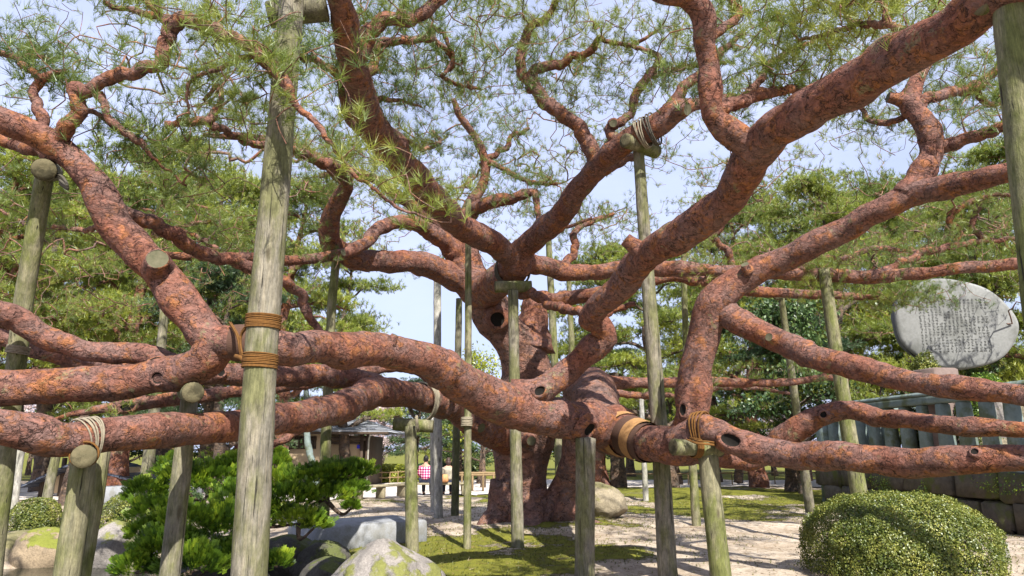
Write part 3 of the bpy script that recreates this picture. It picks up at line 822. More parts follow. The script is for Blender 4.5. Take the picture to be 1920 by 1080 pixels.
branch('branch', [(1125, 312, 30, 9.6), (1102, 275, 28, 9.5), (1082, 232, 26, 9.4), (1022, 192, 26, 9.3), (1000, 160, 24, 9.2), (1010, 128, 20, 9.1), (1060, 115, 16, 9.0), (1105, 95, 14, 8.9), (1122, 72, 10, 8.8), (1180, 85, 8, 8.8), (1230, 60, 6, 8.7)], BARK, 'U2a', 0.12, 14)
branch('branch', [(1000, 165, 22, 9.2), (982, 140, 20, 9.2), (976, 100, 20, 9.1), (990, 60, 16, 9.0), (1020, 35, 13, 8.9), (1040, 5, 10, 8.8), (1060, -30, 7, 8.7)], BARK, 'U2e', 0.12, 12)
branch('branch', [(1160, 272, 24, 9.1), (1146, 250, 19, 9.1), (1148, 236, 18, 9.1), (1170, 226, 17, 9.1), (1184, 210, 14, 9.1), (1190, 178, 15, 9.0), (1214, 142, 16, 8.9), (1236, 112, 12, 8.8), (1200, 92, 9, 8.7), (1160, 85, 7, 8.6)], BARK, 'U2b', 0.12, 12)
branch('branch', [(1225, 142, 12, 8.9), (1260, 132, 10, 8.9), (1300, 122, 9, 9.0), (1360, 118, 7, 9.1)], BARK, 'U2f', 0.12, 10)
branch('branch', [(1098, 340, 22, 10.0), (1140, 318, 18, 10.0), (1170, 300, 16, 10.0), (1200, 288, 10, 10.0)], BARK, 'U2c', 0.12, 12)
branch('branch', [(975, 490, 40, 11.9), (1020, 500, 34, 12.3), (1070, 512, 32, 12.6), (1170, 505, 30, 12.5), (1300, 505, 26, 12.2), (1420, 512, 26, 12.0), (1540, 515, 26, 11.8), (1660, 518, 24, 11.4), (1790, 505, 22, 11.0), (1915, 495, 20, 10.7), (2050, 485, 14, 10.4)], BARK, 'U3', 0.12, 16)
branch('branch', [(1650, 517, 18, 11.4), (1690, 494, 16, 11.5), (1740, 470, 14, 11.6), (1790, 462, 11, 11.7), (1850, 450, 10, 11.8), (1930, 452, 7, 11.9)], BARK, 'U3a', 0.14, 10)
branch('branch', [(1500, 512, 12, 12.2), (1525, 484, 10, 12.4), (1590, 484, 11, 12.6), (1614, 472, 11, 12.7), (1656, 466, 10, 12.8), (1720, 470, 7, 12.9), (1780, 440, 5, 13.0)], BARK, 'U3b', 0.14, 9)
branch('branch', [(1780, 465, 12, 11.7), (1800, 440, 12, 11.7), (1782, 412, 12, 11.6), (1805, 385, 11, 11.5), (1850, 370, 10, 11.4), (1900, 365, 7, 11.3)], BARK, 'U3c', 0.14, 9)
branch('branch', [(1850, 452, 12, 11.8), (1820, 425, 11, 11.7), (1835, 390, 10, 11.6), (1840, 370, 8, 11.6)], BARK, 'U3d', 0.14, 9)
branch('branch', [(972, 545, 20, 12.0), (1005, 556, 18, 11.6), (1040, 574, 17, 11.0), (1085, 586, 17, 9.8), (1130, 588, 15, 9.6), (1190, 570, 10, 9.6)], BARK, 'U4', 0.12, 12)
# upper left limbs from the trunk head
branch('branch', [(902, 548, 62, 14.2), (860, 525, 50, 14.0), (800, 497, 44, 13.4), (740, 490, 42, 12.8), (680, 488, 42, 12.2), (636, 472, 44, 11.8), (617, 445, 40, 11.5), (625, 400, 34, 11.1), (640, 370, 30, 10.9), (650, 345, 28, 10.6), (620, 312, 24, 10.2), (560, 282, 22, 9.6), (530, 267, 18, 9.2), (440, 257, 12, 8.8), (380, 250, 7, 8.6)], BARK, 'T1', 0.11, 18)
branch('branch', [(895, 535, 48, 14.1), (866, 497, 38, 14.0), (845, 465, 36, 13.8), (825, 446, 32, 13.5), (790, 425, 28, 13.0), (750, 415, 26, 12.5), (710, 428, 24, 12.1), (680, 459, 24, 11.7), (640, 476, 22, 11.3), (590, 483, 20, 10.8), (530, 487, 20, 10.2), (430, 482, 18, 9.4), (330, 481, 14, 8.6), (250, 470, 9, 8.2)], BARK, 'T2', 0.12, 16)
branch('branch', [(850, 470, 34, 13.9), (838, 440, 28, 13.8), (800, 405, 22, 13.4), (750, 370, 20, 13.0), (700, 335, 18, 12.6), (650, 320, 14, 12.2), (600, 330, 10, 12.0)], BARK, 'T5', 0.12, 12)
branch('branch', [(895, 525, 40, 14.1), (880, 480, 34, 14.2), (872, 430, 28, 14.4), (880, 390, 24, 14.6), (905, 345, 18, 14.6), (910, 305, 17, 14.5), (890, 255, 14, 14.3), (862, 215, 12, 14.0), (850, 185, 10, 13.8)], BARK, 'M2', 0.12, 12)
branch('branch', [(908, 302, 13, 14.5), (950, 276, 11, 14.6), (956, 260, 9, 14.6), (990, 240, 7, 14.6)], BARK, 'M2b', 0.14, 9)
branch('branch', [(906, 298, 11, 14.5), (960, 325, 9, 14.3), (1000, 342, 9, 14.2), (1045, 345, 7, 14.1)], BARK, 'M2c', 0.14, 9)
branch('branch', [(868, 425, 30, 14.3), (890, 393, 26, 14.0), (925, 377, 26, 13.6), (965, 371, 20, 13.3), (1000, 361, 15, 13.1), (1008, 395, 11, 13.0), (1016, 418, 9, 12.9), (1060, 425, 7, 12.8), (1110, 410, 5, 12.7)], BARK, 'M1', 0.14, 12)
branch('branch', [(1050, 508, 18, 12.7), (1078, 470, 15, 12.9), (1072, 445, 13, 13.0), (1090, 425, 11, 13.1), (1120, 412, 10, 13.2), (1150, 400, 7, 13.3)], BARK, 'M3', 0.14, 9)
branch('branch', [(1310, 530, 18, 13.5), (1348, 516, 15, 13.2), (1372, 495, 14, 13.0), (1362, 468, 13, 12.9), (1335, 447, 12, 12.8), (1355, 424, 11, 12.7), (1352, 400, 8, 12.6), (1380, 380, 6, 12.6)], BARK, 'M4', 0.14, 9)
# right side thin limbs behind the second stem
branch('branch', [(1100, 712, 30, 14.0), (1130, 712, 24, 14.2), (1160, 718, 22, 14.4), (1250, 718, 20, 14.5), (1330, 716, 18, 14.5), (1400, 718, 17, 14.5), (1480, 716, 14, 14.5), (1545, 708, 12, 14.5), (1590, 712, 7, 14.5)], BARK, 'R1', 0.14, 10)
branch('branch', [(1110, 725, 22, 14.4), (1140, 735, 14, 14.8), (1200, 741, 12, 15.0), (1280, 740, 10, 15.0), (1380, 725, 8, 15.0), (1480, 736, 6, 15.0)], BARK, 'R2', 0.14, 9)
branch('branch', [(1540, 709, 9, 14.5), (1548, 695, 8, 14.5), (1535, 680, 6, 14.4)], BARK, 'R3', 0.14, 8)
# limbs growing on the left arm
branch('branch', [(100, 268, 34, 5.2), (128, 235, 26, 5.15), (152, 210, 24, 5.1), (148, 190, 26, 5.1), (140, 172, 26, 5.1), (170, 170, 24, 5.05), (205, 150, 24, 5.0), (255, 132, 24, 4.95), (300, 122, 26, 4.9), (314, 85, 26, 4.85), (322, 45, 26, 4.8), (345, 36, 26, 4.8), (385, 45, 24, 4.75), (440, 75, 22, 4.7), (495, 108, 22, 4.6), (528, 145, 24, 4.55), (540, 172, 20, 4.5), (562, 207, 12, 4.5), (604, 243, 11, 4.5), (614, 263, 9, 4.5), (668, 325, 8, 4.5), (740, 386, 6, 4.6), (800, 410, 4, 4.7)], BARK, 'Z1', 0.12, 18)
branch('branch', [(318, 50, 20, 4.8), (303, 32, 15, 4.8), (288, 10, 13, 4.75), (250, -15, 11, 4.7)], BARK, 'Z1b', 0.12, 12)
branch('branch', [(530, 150, 16, 4.55), (512, 125, 11, 4.6), (490, 108, 10, 4.65), (455, 105, 10, 4.7), (415, 128, 9, 4.75), (362, 145, 8, 4.8), (350, 175, 6, 4.85), (356, 215, 4, 4.9)], TWIGBARK, 'Z2', 0.14, 9)
branch('branch', [(184, 172, 18, 5.05), (204, 218, 13, 5.1), (228, 245, 15, 5.15), (262, 266, 13, 5.2), (285, 295, 6, 5.3), (350, 350, 4, 5.5)], BARK, 'Z3', 0.14, 10)
branch('branch', [(155, 205, 12, 5.1), (182, 212, 10, 5.2), (215, 238, 9, 5.3), (250, 258, 7, 5.4)], BARK, 'Z4', 0.14, 9)
branch('branch', [(70, 258, 24, 5.2), (80, 225, 18, 5.2), (72, 195, 18, 5.25), (62, 172, 17, 5.3), (75, 148, 18, 5.3), (98, 138, 13, 5.3), (128, 136, 9, 5.3)], BARK, 'Z5', 0.14, 10)
branch('branch', [(78, 146, 13, 5.3), (50, 125, 12, 5.4), (30, 108, 11, 5.5), (0, 100, 12, 5.5), (-50, 92, 10, 5.5)], BARK, 'Z6', 0.14, 10)
branch('branch', [(35, 108, 10, 5.5), (62, 104, 9, 5.5), (95, 112, 7, 5.6)], BARK, 'Z7', 0.14, 9)
branch('branch', [(110, 292, 30, 5.4), (70, 284, 26, 5.5), (30, 268, 24, 5.6), (0, 262, 22, 5.6), (-80, 250, 18, 5.6)], BARK, 'Z8', 0.12, 12)
branch('branch', [(215, 398, 34, 5.5), (250, 408, 28, 5.6), (300, 425, 26, 5.8), (348, 457, 26, 6.1), (388, 479, 24, 6.3), (440, 488, 22, 6.6), (490, 510, 22, 6.9), (540, 536, 20, 7.2), (568, 555, 18, 7.4), (577, 588, 16, 7.5), (598, 618, 14, 7.6), (626, 636, 10, 7.7)], BARK, 'W', 0.12, 16)
branch('branch', [(420, 480, 12, 8.9), (380, 450, 9, 8.8), (330, 425, 8, 8.8), (395, 415, 7, 9.0)], BARK, 'W2', 0.14, 9)
branch('branch', [(195, 420, 10, 5.6), (160, 432, 8, 6.0), (120, 425, 8, 6.4), (60, 425, 7, 6.8), (0, 395, 5, 7.2)], TWIGBARK, 'W3', 0.14, 9)
branch('branch', [(310, 237, 13, 6.2), (345, 230, 15, 6.2), (390, 225, 16, 6.3), (412, 195, 11, 6.4), (408, 160, 8, 6.5), (380, 190, 6, 6.5)], BARK, 'W4', 0.14, 10)
branch('branch', [(395, 228, 14, 6.3), (450, 262, 13, 6.9), (520, 275, 14, 7.6), (590, 300, 18, 8.6), (640, 320, 20, 9.8), (655, 345, 20, 10.6)], BARK, 'W5', 0.14, 10)
branch('branch', [(700, 262, 20, 7.2), (660, 232, 17, 7.0), (644, 190, 16, 6.8), (628, 135, 16, 6.5), (565, 107, 14, 6.3), (505, 97, 14, 6.1), (430, 76, 14, 6.0), (360, 46, 13, 5.9), (270, 25, 12, 5.8), (195, 3, 9, 5.7)], BARK, 'V', 0.13, 12)
branch('branch', [(668, 100, 36, 5.7), (685, 65, 32, 5.6), (720, 42, 28, 5.6), (765, 34, 26, 5.6), (800, 20, 22, 5.6), (840, -5, 18, 5.6), (900, -50, 12, 5.6)], BARK, 'U1a', 0.12, 14)
branch('branch', [(680, 148, 20, 6.2), (704, 118, 18, 6.3), (708, 82, 19, 6.4), (755, 75, 15, 6.5), (806, 72, 14, 6.7), (815, 52, 9, 6.8), (836, 66, 8, 6.9), (850, 110, 7, 7.0), (835, 135, 6, 7.0)], BARK, 'U1b', 0.13, 11)
branch('branch', [(815, 75, 10, 6.8), (845, 100, 9, 7.0), (848, 125, 8, 7.2), (828, 142, 8, 7.4), (860, 160, 7, 7.6), (900, 165, 5, 7.8)], BARK, 'U1c', 0.14, 9)
branch('branch', [(690, 185, 12, 6.7), (720, 185, 10, 6.8), (752, 190, 7, 7.0), (790, 200, 4, 7.2)], TWIGBARK, 'U1d', 0.14, 8)
branch('branch', [(735, 290, 14, 8.0), (755, 262, 10, 8.2), (790, 280, 9, 8.5), (825, 268, 7, 8.7), (810, 245, 5, 8.8)], TWIGBARK, 'U1e', 0.14, 8)
branch('branch', [(1740, 85, 14, 3.6), (1700, 58, 13, 3.9), (1665, 48, 14, 4.1), (1610, 45, 12, 4.4), (1560, 62, 9, 4.7), (1500, 75, 6, 5.0)], TWIGBARK, 'K1', 0.14, 10)
branch('branch', [(1665, 48, 12, 4.1), (1655, 10, 10, 4.15), (1640, -20, 8, 4.2)], TWIGBARK, 'K2', 0.14, 9)
branch('branch', [(1600, 46, 9, 4.5), (1580, 20, 8, 4.6), (1545, 0, 7, 4.7), (1530, -25, 5, 4.8)], TWIGBARK, 'K3', 0.14, 8)
branch('branch', [(1700, 200, 16, 6.9), (1690, 222, 13, 7.0), (1660, 232, 12, 7.1), (1628, 226, 10, 7.2), (1622, 205, 8, 7.2), (1590, 200, 6, 7.3)], BARK, 'K4', 0.14, 9)

# knots, hollows and sawn stubs (sub-parts of their limbs)
def lathe(profile, sides=18):
    """profile (r, h) about +Z"""
    V, Q = [], []
    for r, h in profile:
        for k in range(sides):
            a = 2 * math.pi * k / sides
            V.append((r * math.cos(a), r * math.sin(a), h))
    for i in range(len(profile) - 1):
        for k in range(sides):
            Q.append((i * sides + k, i * sides + (k + 1) % sides, (i + 1) * sides + (k + 1) % sides, (i + 1) * sides + k))
    return np.array(V), np.array(Q)
def orient(V, d, stretch=None, along=None):
    d = np.asarray(d, float); d /= np.linalg.norm(d)
    a = np.asarray(along, float) if along is not None else np.array([0, 0, 1.0])
    x = a - d * np.dot(a, d); x /= np.linalg.norm(x) + 1e-9
    y = np.cross(d, x)
    V = V.copy()
    if stretch: V[:, 0] *= stretch
    return V[:, :1] * x + V[:, 1:2] * y + V[:, 2:3] * d
def knot(key, x, y, rpx, kind='hole', side=(0, 0), stretch=1.0, out=0.18):
    C, R, o = BR[key]
    # nearest limb ring as seen at this pixel
    best, bi = 1e9, 0
    for i in range(len(C)):
        v = C[i] - EYE
        t = np.dot(v, FWD)
        px = 960 + FPX * v[0] / t; py = 540 - FPX * np.dot(v, UPV) / t
        dd = (px - x) ** 2 + (py - y) ** 2
        if dd < best: best, bi = dd, i
    Tn = C[min(bi + 1, len(C) - 1)] - C[max(bi - 1, 0)]
    d = ray(x, y); d = d / np.linalg.norm(d)
    v = C[bi] - EYE
    r_m = rpx * np.dot(v, FWD) / FPX
    # where the sight line meets the limb
    tc = np.dot(v, d); perp = EYE + d * tc - C[bi]
    off = np.linalg.norm(perp)
    k = math.sqrt(max(0.02, 1 - min(0.95, off / R[bi]) ** 2))
    hit = EYE + d * (tc - R[bi] * (k + out))
    nrm = hit - C[bi]; nrm -= Tn * np.dot(nrm, Tn) / np.dot(Tn, Tn); nrm /= np.linalg.norm(nrm)
    nrm = nrm + np.array([side[0], 0, side[1]]); nrm /= np.linalg.norm(nrm)
    if kind == 'hole':
        V, Q = lathe([(1.75 * r_m, -0.5 * r_m), (1.5 * r_m, 0.05 * r_m), (1.2 * r_m, 0.42 * r_m), (0.98 * r_m, 0.46 * r_m), (0.82 * r_m, 0.30 * r_m)])
        V += 0.10 * r_m * np.stack([vnoise(V / r_m * 1.3 + 7 * k2 + x) for k2 in range(3)], 1)
        kn = obj_np('knot_collar', orient(V, nrm, stretch, Tn) + hit, [Q], BARK, o)
        V, Q = lathe([(0.86 * r_m, 0.36 * r_m), (0.7 * r_m, 0.12 * r_m), (0.4 * r_m, 0.06 * r_m), (0.01 * r_m, 0.05 * r_m)])
        obj_np('knot_hollow', orient(V, nrm, stretch, Tn) + hit, [Q], HOLLOW_SHADE, o)
    else:
        L = 1.1 * r_m if kind == 'cut' else 1.8 * r_m
        V, Q = lathe([(1.5 * r_m, -0.8 * r_m), (1.22 * r_m, 0.1 * r_m), (1.05 * r_m, L * 0.6), (1.0 * r_m, L), (0.90 * r_m, L * 1.05)])
        V += 0.06 * r_m * np.stack([vnoise(V / r_m * 1.3 + 7 * k2 + x) for k2 in range(3)], 1)
        obj_np('stub', orient(V, nrm, stretch, Tn) + hit, [Q], BARK, o)
        V, Q = lathe([(0.93 * r_m, L * 1.03), (0.5 * r_m, L * 0.99), (0.01 * r_m, L * 0.97)])
        obj_np('cut_face', orient(V, nrm, stretch, Tn) + hit, [Q], CUTDARK, o)
knot('A', 296, 496, 20, 'cut', (0.1, 0.0))
knot('A', 1102, 803, 15, 'hole', out=0.48)
knot('A', 668, 676, 9, 'hole')
knot('A4', 1012, 733, 9, 'hole', stretch=1.3)
knot('D', 1372, 826, 13, 'hole', stretch=1.7, out=0.34)
knot('A2', 297, 708, 12, 'hole')
knot('A2', 292, 675, 8, 'hole', stretch=1.5)
knot('B', 392, 812, 8, 'hole')
knot('B1', 413, 698, 9, 'hole')
knot('B3', 238, 762, 9, 'hole', stretch=1.6)
knot('B', 895, 798, 10, 'cut')
knot('F', 1447, 634, 8, 'cut')
knot('trunk', 932, 598, 15, 'hole')
knot('trunk', 994, 826, 9, 'cut')
knot('A4', 1192, 464, 13, 'stub', (-0.5, 0.6))
knot('U2', 1278, 205, 12, 'cut', (0.9, 0.0))
knot('U2b', 1150, 232, 8, 'cut')
knot('C2', 1684, 186, 10, 'stub', (-0.8, 0.1))
knot('Z1', 372, 40, 7, 'cut', (0, 0.3))
knot('D', 1828, 848, 7, 'hole')
knot('A', 735, 640, 7, 'stub', (0, 0.9))
knot('T2', 638, 476, 7, 'cut')
knot('C', 1400, 503, 8, 'cut', (-0.2, 0.9))
knot('U1a', 752, 26, 8, 'cut', (0, 0.8))
knot('C', 1282, 768, 8, 'hole', (-0.4, 0), 1.5)
knot('E', 1545, 778, 7, 'hole', (0, 0.4))

def sleeve(key, x0, x1, scale, mat, name, y0=None):
    C, R, o = BR[key]
    sel = []
    for i in range(len(C)):
        v = C[i] - EYE; t = np.dot(v, FWD); px = 960 + FPX * v[0] / t; py = 540 - FPX * np.dot(v, UPV) / t
        if min(x0, x1) <= px <= max(x0, x1) and (y0 is None or y0[0] <= py <= y0[1]): sel.append(i)
    if len(sel) < 2: return
    pr = resample(np.column_stack([C[sel], R[sel]]), 0.02)
    V, F = sweep(pr[:, :3], pr[:, 3] * scale + 0.006, 28, 0.03, False)
    return obj_np(name, V, F, mat, o)
sleeve('A', 430, 482, 1.05, CLOTH_D, 'bark_wrap', (600, 700))
sleeve('AR', 1178, 1222, 1.04, CLOTH_D, 'bark_wrap')
sleeve('AR', 1166, 1182, 1.09, STRAP, 'strap')
sleeve('AR', 1193, 1213, 1.09, STRAP, 'strap')

# ------------------------------------------------------------------ canopy of the great pine
rndc = np.random.default_rng(5)
wood_nodes, att = [], []
# (limb, from fraction, number of shoots, sideways spread m, lift m)
FOL = {'U1': (0.55, 120, 0.75, 0.35), 'U1a': (0.1, 70, 0.6, 0.4), 'U1b': (0.2, 90, 0.7, 0.4), 'U1c': (0.0, 60, 0.6, 0.3), 'U1d': (0.1, 25, 0.4, 0.2), 'U1e': (0.1, 40, 0.5, 0.2),
       'U2': (0.6, 60, 0.8, 0.5), 'U2a': (0.25, 130, 0.8, 0.4), 'U2b': (0.4, 80, 0.7, 0.3), 'U2d': (0.3, 60, 0.7, 0.4), 'U2e': (0.1, 110, 0.8, 0.4), 'U2f': (0.1, 50, 0.6, 0.3), 'U2c': (0.3, 20, 0.5, 0.3),
       'U3': (0.35, 130, 0.9, 0.35), 'U3a': (0.2, 70, 0.9, 0.4), 'U3b': (0.2, 70, 0.9, 0.4), 'U3c': (0.2, 70, 0.9, 0.4), 'U3d': (0.2, 40, 0.8, 0.4),
       'T1': (0.5, 150, 0.9, 0.5), 'T2': (0.6, 70, 0.7, 0.4), 'T4': (0.5, 70, 0.8, 0.2), 'T5': (0.2, 120, 1.0, 0.6), 'M1': (0.3, 80, 0.8, 0.3), 'M2': (0.5, 90, 1.0, 0.4), 'M2b': (0.1, 60, 0.9, 0.4), 'M2c': (0.1, 60, 0.8, 0.3), 'M3': (0.3, 50, 0.8, 0.3), 'M4': (0.4, 50, 0.8, 0.3),
       'R1': (0.3, 50, 0.6, 0.2), 'R2': (0.3, 50, 0.6, 0.2),
       'A5b': (0.3, 45, 0.5, 0.3), 'A5c': (0.2, 60, 0.6, 0.3), 'A5d': (0.4, 30, 0.5, 0.3), 'K1': (0.1, 60, 0.5, 0.25), 'K2': (0.1, 25, 0.4, 0.25), 'K3': (0.1, 35, 0.5, 0.25), 'K4': (0.3, 40, 0.5, 0.2),
       'C2': (0.75, 25, 0.5, 0.3), 'C3': (0.3, 30, 0.6, 0.4), 'C4': (0.2, 70, 0.8, 0.3), 'C4b': (0.2, 40, 0.6, 0.3),
       'Z1': (0.45, 60, 0.4, 0.15), 'Z1b': (0.2, 30, 0.5, 0.2), 'Z2': (0.1, 55, 0.45, 0.1), 'Z3': (0.5, 40, 0.5, 0.1), 'Z4': (0.4, 25, 0.5, 0.1), 'Z5': (0.6, 25, 0.4, 0.2), 'Z6': (0.1, 30, 0.5, 0.3), 'Z7': (0.1, 15, 0.4, 0.2), 'Z8': (0.5, 10, 0.5, 0.2),
       'W3': (0.1, 40, 0.6, 0.2), 'W4': (0.3, 40, 0.5, 0.2), 'W5': (0.1, 80, 0.8, 0.3), 'W2': (0.2, 60, 0.8, 0.2), 'V': (0.2, 80, 0.6, 0.3), 'B3': (0.75, 30, 0.6, 0.2)}
for key, (C, R, o) in BR.items():
    if key in ('trunk', 'stem2', 'root1', 'root2', 'root3', 'A', 'A2', 'A3', 'AR', 'B', 'B1', 'D', 'E', 'F', 'B4'): continue
    f0 = FOL.get(key, (0.4, 0, 0, 0))[0]
    k0 = int(len(C) * f0 * 0.8)
    wood_nodes += [C[i] for i in range(k0, len(C), 2)]
    if key in FOL:
        f, n, sp, lift = FOL[key]
        if n:
            ids = rndc.integers(int(len(C) * f), len(C), n)
            off = rndc.normal(0, sp * 0.55, (n, 3)) * np.array([1, 1, 0.45]) + np.array([0, 0, lift * 0.5])
            att += list(C[ids] + off)
# the broad umbrella of pads above: clumpy layer of the crown
cand = np.stack([rndc.uniform(-13, 13, 24000), rndc.uniform(6.0, 21, 24000), rndc.uniform(4.4, 10.4, 24000)], 1)
hc = 7.9 - 0.017 * (cand[:, 0] - 0.5) ** 2 - 0.010 * (cand[:, 1] - 14) ** 2
layer = np.abs(cand[:, 2] - hc - 0.7 * vnoise(cand * np.array([0.5, 0.5, 0]))) < 0.95
clump = vnoise(cand * np.array([0.62, 0.62, 0.9]) + 31) > 0.02
cand = cand[layer & clump]
att += list(cand[:3200])
sc_ = P(1690, 556, 14.5)
att += list(sc_ + rndc.normal(0, 0.5, (150, 3)) * np.array([1.25, 0.5, 0.30]))     # spray hanging before the carved disc
sc_ = P(1545, 520, 11.8)
att += list(sc_ + rndc.normal(0, 0.5, (60, 3)) * np.array([0.5, 0.5, 0.35]))
att = np.array(att)
pts, par, nb, tips = grow(wood_nodes, att, rndc, 0.19, 0.45, 3.0)
print('canopy nodes', len(pts), 'tips', len(tips))
twig_mesh(pts, par, nb, 0.0042, 0.42, 5, 0.034).build('twigs', TWIGBARK, pine, True, 'stuff')
# tufts near every tip and along the last pieces of wood
tp = pts[tips]
anc = pts[par[tips]]
cl = []
for k in range(4):
    t = rndc.uniform(-0.2, 1.05, (len(tips), 1))
    cl.append(anc + (tp - anc) * t + rndc.normal(0, 0.075, (len(tips), 3)) * np.array([1, 1, 0.6]))
cl = np.vstack(cl)
var = np.clip(0.5 + 0.45 * vnoise(cl * 0.9 + 3) + rndc.normal(0, 0.12, len(cl)), 0, 1)
V, F, va = needle_arrays(cl, tuft_dirs(len(cl), rndc, 0.45), rndc, 24, 0.12, 0.0046, 0.85, var)
foliage_obj('needles', V, F, va, NEEDLE, pine)
print('needles', len(F))
# loose tufts sitting straight on the forked limb
def limb_tufts(key, f0, f1, n, length, per, spread=0.7):
    C, R, o = BR[key]
    ids = rndc.integers(int(len(C) * f0), int(len(C) * f1), n)
    d = rndc.normal(0, 1, (n, 3)); d[:, 2] = np.abs(d[:, 2]); d /= np.linalg.norm(d, axis=1)[:, None]
    c = C[ids] + d * (R[ids][:, None] + rndc.uniform(0.0, 0.12, (n, 1)))
    return needle_arrays(c, d, rndc, per, length, 0.0032, spread, np.clip(rndc.normal(0.75, 0.2, n), 0, 1))
parts = [limb_tufts('U1', 0.45, 0.86, 130, 0.14, 16), limb_tufts('V', 0.0, 0.6, 60, 0.13, 14), limb_tufts('T1', 0.55, 0.8, 40, 0.14, 14), limb_tufts('U2a', 0.3, 0.9, 40, 0.12, 12)]
Vs, Fs, vs, n0 = [], [], [], 0
for V, F, va in parts:
    Vs.append(V); Fs.append(F + n0); vs.append(va); n0 += len(V)
foliage_obj('needles', np.vstack(Vs), np.vstack(Fs), np.concatenate(vs), NEEDLE, pine)

# ------------------------------------------------------------------ wooden props
def pole(label, pts, mat=POLE, ground=True, z0=-0.25, name='support_pole', rough=0.035, group='wooden props under the pine'):
    """pts: pixel x, y, width, depth from the top down; the last stretch is carried on down into the ground"""
    pr = [(*P(x, y, Y), M(w, x, y, Y) / 2) for x, y, w, Y in pts]
    a, c = np.array(pr[-2]), np.array(pr[-1])
    zb = z0 if pond_f(c[0], c[1]) > 1 else -0.9
    if ground:
        dz = c[2] - zb
        s = dz / max(1e-6, a[2] - c[2])
        e = c + (c - a) * s
        e[3] = c[3] * 1.02
        if abs(dz) > 0.02: pr.append(tuple(e))
    pr = np.array(pr)
    root = empty(name, (pr[-1][0], pr[-1][1], max(zb, 0) if zb > -0.5 else zb), label, 'pole', group)
    fine = resample(pr, 0.12)
    V, F = sweep(fine[:, :3], fine[:, 3], 20, rough, True)
    obj_np('post', V, F, mat, root)
    return root, pr
def log(root, a, c, r, mat=POLE, name='crossbar'):
    a, c = np.array(a, float), np.array(c, float)
    ax = (c - a) / np.linalg.norm(c - a)
    C = np.stack([a + (c - a) * t for t in np.linspace(0, 1, 8)])
    V, F = sweep(C, np.full(8, r), 18, 0.05, False)
    o = obj_np(name, V, F, mat, root)
    for p, d in ((a, -ax), (c, ax)):
        V, Q = lathe([(r * 1.02, -0.004), (r * 0.96, 0.006), (r * 0.5, 0.009), (0.001, 0.008)])
        obj_np('cut_end', orient(V, d) + p, [Q], CUTWOOD, o)
    return o
def coil(root, C0, axis, r, turns, rr, mat, name='rope_binding', tiltj=0.04, squash=(1, 1)):
    """rope wound round an axis: stacked, slightly uneven turns (one mesh)"""
    axis = np.array(axis, float); axis /= np.linalg.norm(axis)
    x = np.cross(axis, [0.3, 1, 0.2]); x /= np.linalg.norm(x); y = np.cross(axis, x)
    mb = MB()
    for k in range(turns):
        a = np.linspace(0, 2 * math.pi, 25)
        tl = random.uniform(-tiltj, tiltj)
        rk = r + random.uniform(0, rr * 0.5)
        ring = np.asarray(C0) + (x[None] * np.cos(a)[:, None] * squash[0] + y[None] * np.sin(a)[:, None] * squash[1]) * rk + axis[None] * ((k - turns / 2) * rr * 1.85 + rk * tl * np.cos(a + k))[:, None]
        mb.tube(ring, rr, 6, 0, False)
    return mb.build(name, mat, root)
def loop(root, pts, rr, mat, name='rope_binding', n=3, jit=0.02):
    """several strands of rope through the same points"""
    mb = MB()
    for k in range(n):
        q = np.array(pts, float) + np.array([random.uniform(-jit, jit), random.uniform(-jit, jit), random.uniform(-jit, jit)])
        mb.tube(q, rr, 6, 0, True, 6)
    return mb.build(name, mat, root)
def limb_loop(root, key, x, y, r_extra, rr, mat, n, spread, drop=0.0, name='rope_binding'):
    """rope strands round a limb near pixel x,y"""
    C, R, o = BR[key]
    v = C - EYE; t = v @ FWD
    px = 960 + FPX * v[:, 0] / t; py = 540 - FPX * (v @ UPV) / t
    i = int(np.argmin((px - x) ** 2 + (py - y) ** 2))
    T = C[min(i + 1, len(C) - 1)] - C[max(i - 1, 0)]; T /= np.linalg.norm(T)
    X = np.cross(T, [0, 0, 1.0]); X /= np.linalg.norm(X); Z = np.cross(X, T)
    mb = MB()
    for k in range(n):
        a = np.linspace(0, 2 * math.pi, 29)
        s = (k - (n - 1) / 2) * spread / max(1, n - 1)
        rk = R[i] * 1.06 + r_extra + random.uniform(0, rr)
        dn = np.where(np.sin(a) < 0, 1 + drop / rk, 1.0)
        ring = C[i] + X * np.cos(a)[:, None] * rk + Z * (np.sin(a) * dn)[:, None] * rk + T[None] * (s * (1 + 0.5 * np.sin(a)))[:, None] + T[None] * (random.uniform(-.01, .01) * np.cos(a))[:, None]
        mb.tube(ring, rr, 6, 0, False)
    return mb.build(name, mat, root)

# thick prop in front with two brown rope bands
r, pr = pole('thick pale prop with two wide brown rope bands tied to a limb', [(548, -60, 44, 4.95), (546, 20, 44, 4.95), (518, 330, 52, 4.95), (490, 650, 59, 4.95), (467, 1080, 66, 4.95)], POLE)
for yy in (603, 676):
    xx = 494 if yy == 603 else 488
    c = P(xx, yy, 4.95)
    coil(r, c, (0.02, 0, 1), M(59, xx, yy, 4.95) / 2 + 0.006, 9, 0.0062, ROPE_B)
pA = [P(458, 612, 5.06), P(450, 640, 5.05), P(456, 672, 5.06)]
loop(r, [P(470, 604, 4.97), P(452, 625, 5.05), P(450, 650, 5.05), P(458, 678, 5.0), P(470, 680, 4.97)], 0.007, ROPE_B, 'rope_tie', 5, 0.012)
loop(r, [P(432, 605, 5.35), P(446, 630, 5.1), P(452, 660, 5.05), P(456, 678, 5.03)], 0.006, ROPE_B, 'rope_tie', 3, 0.01)
loop(r, [P(441, 668, 5.08), P(452, 672, 5.0), P(462, 682, 4.98)], 0.016, ROPE_B, 'rope_knot', 2, 0.006)
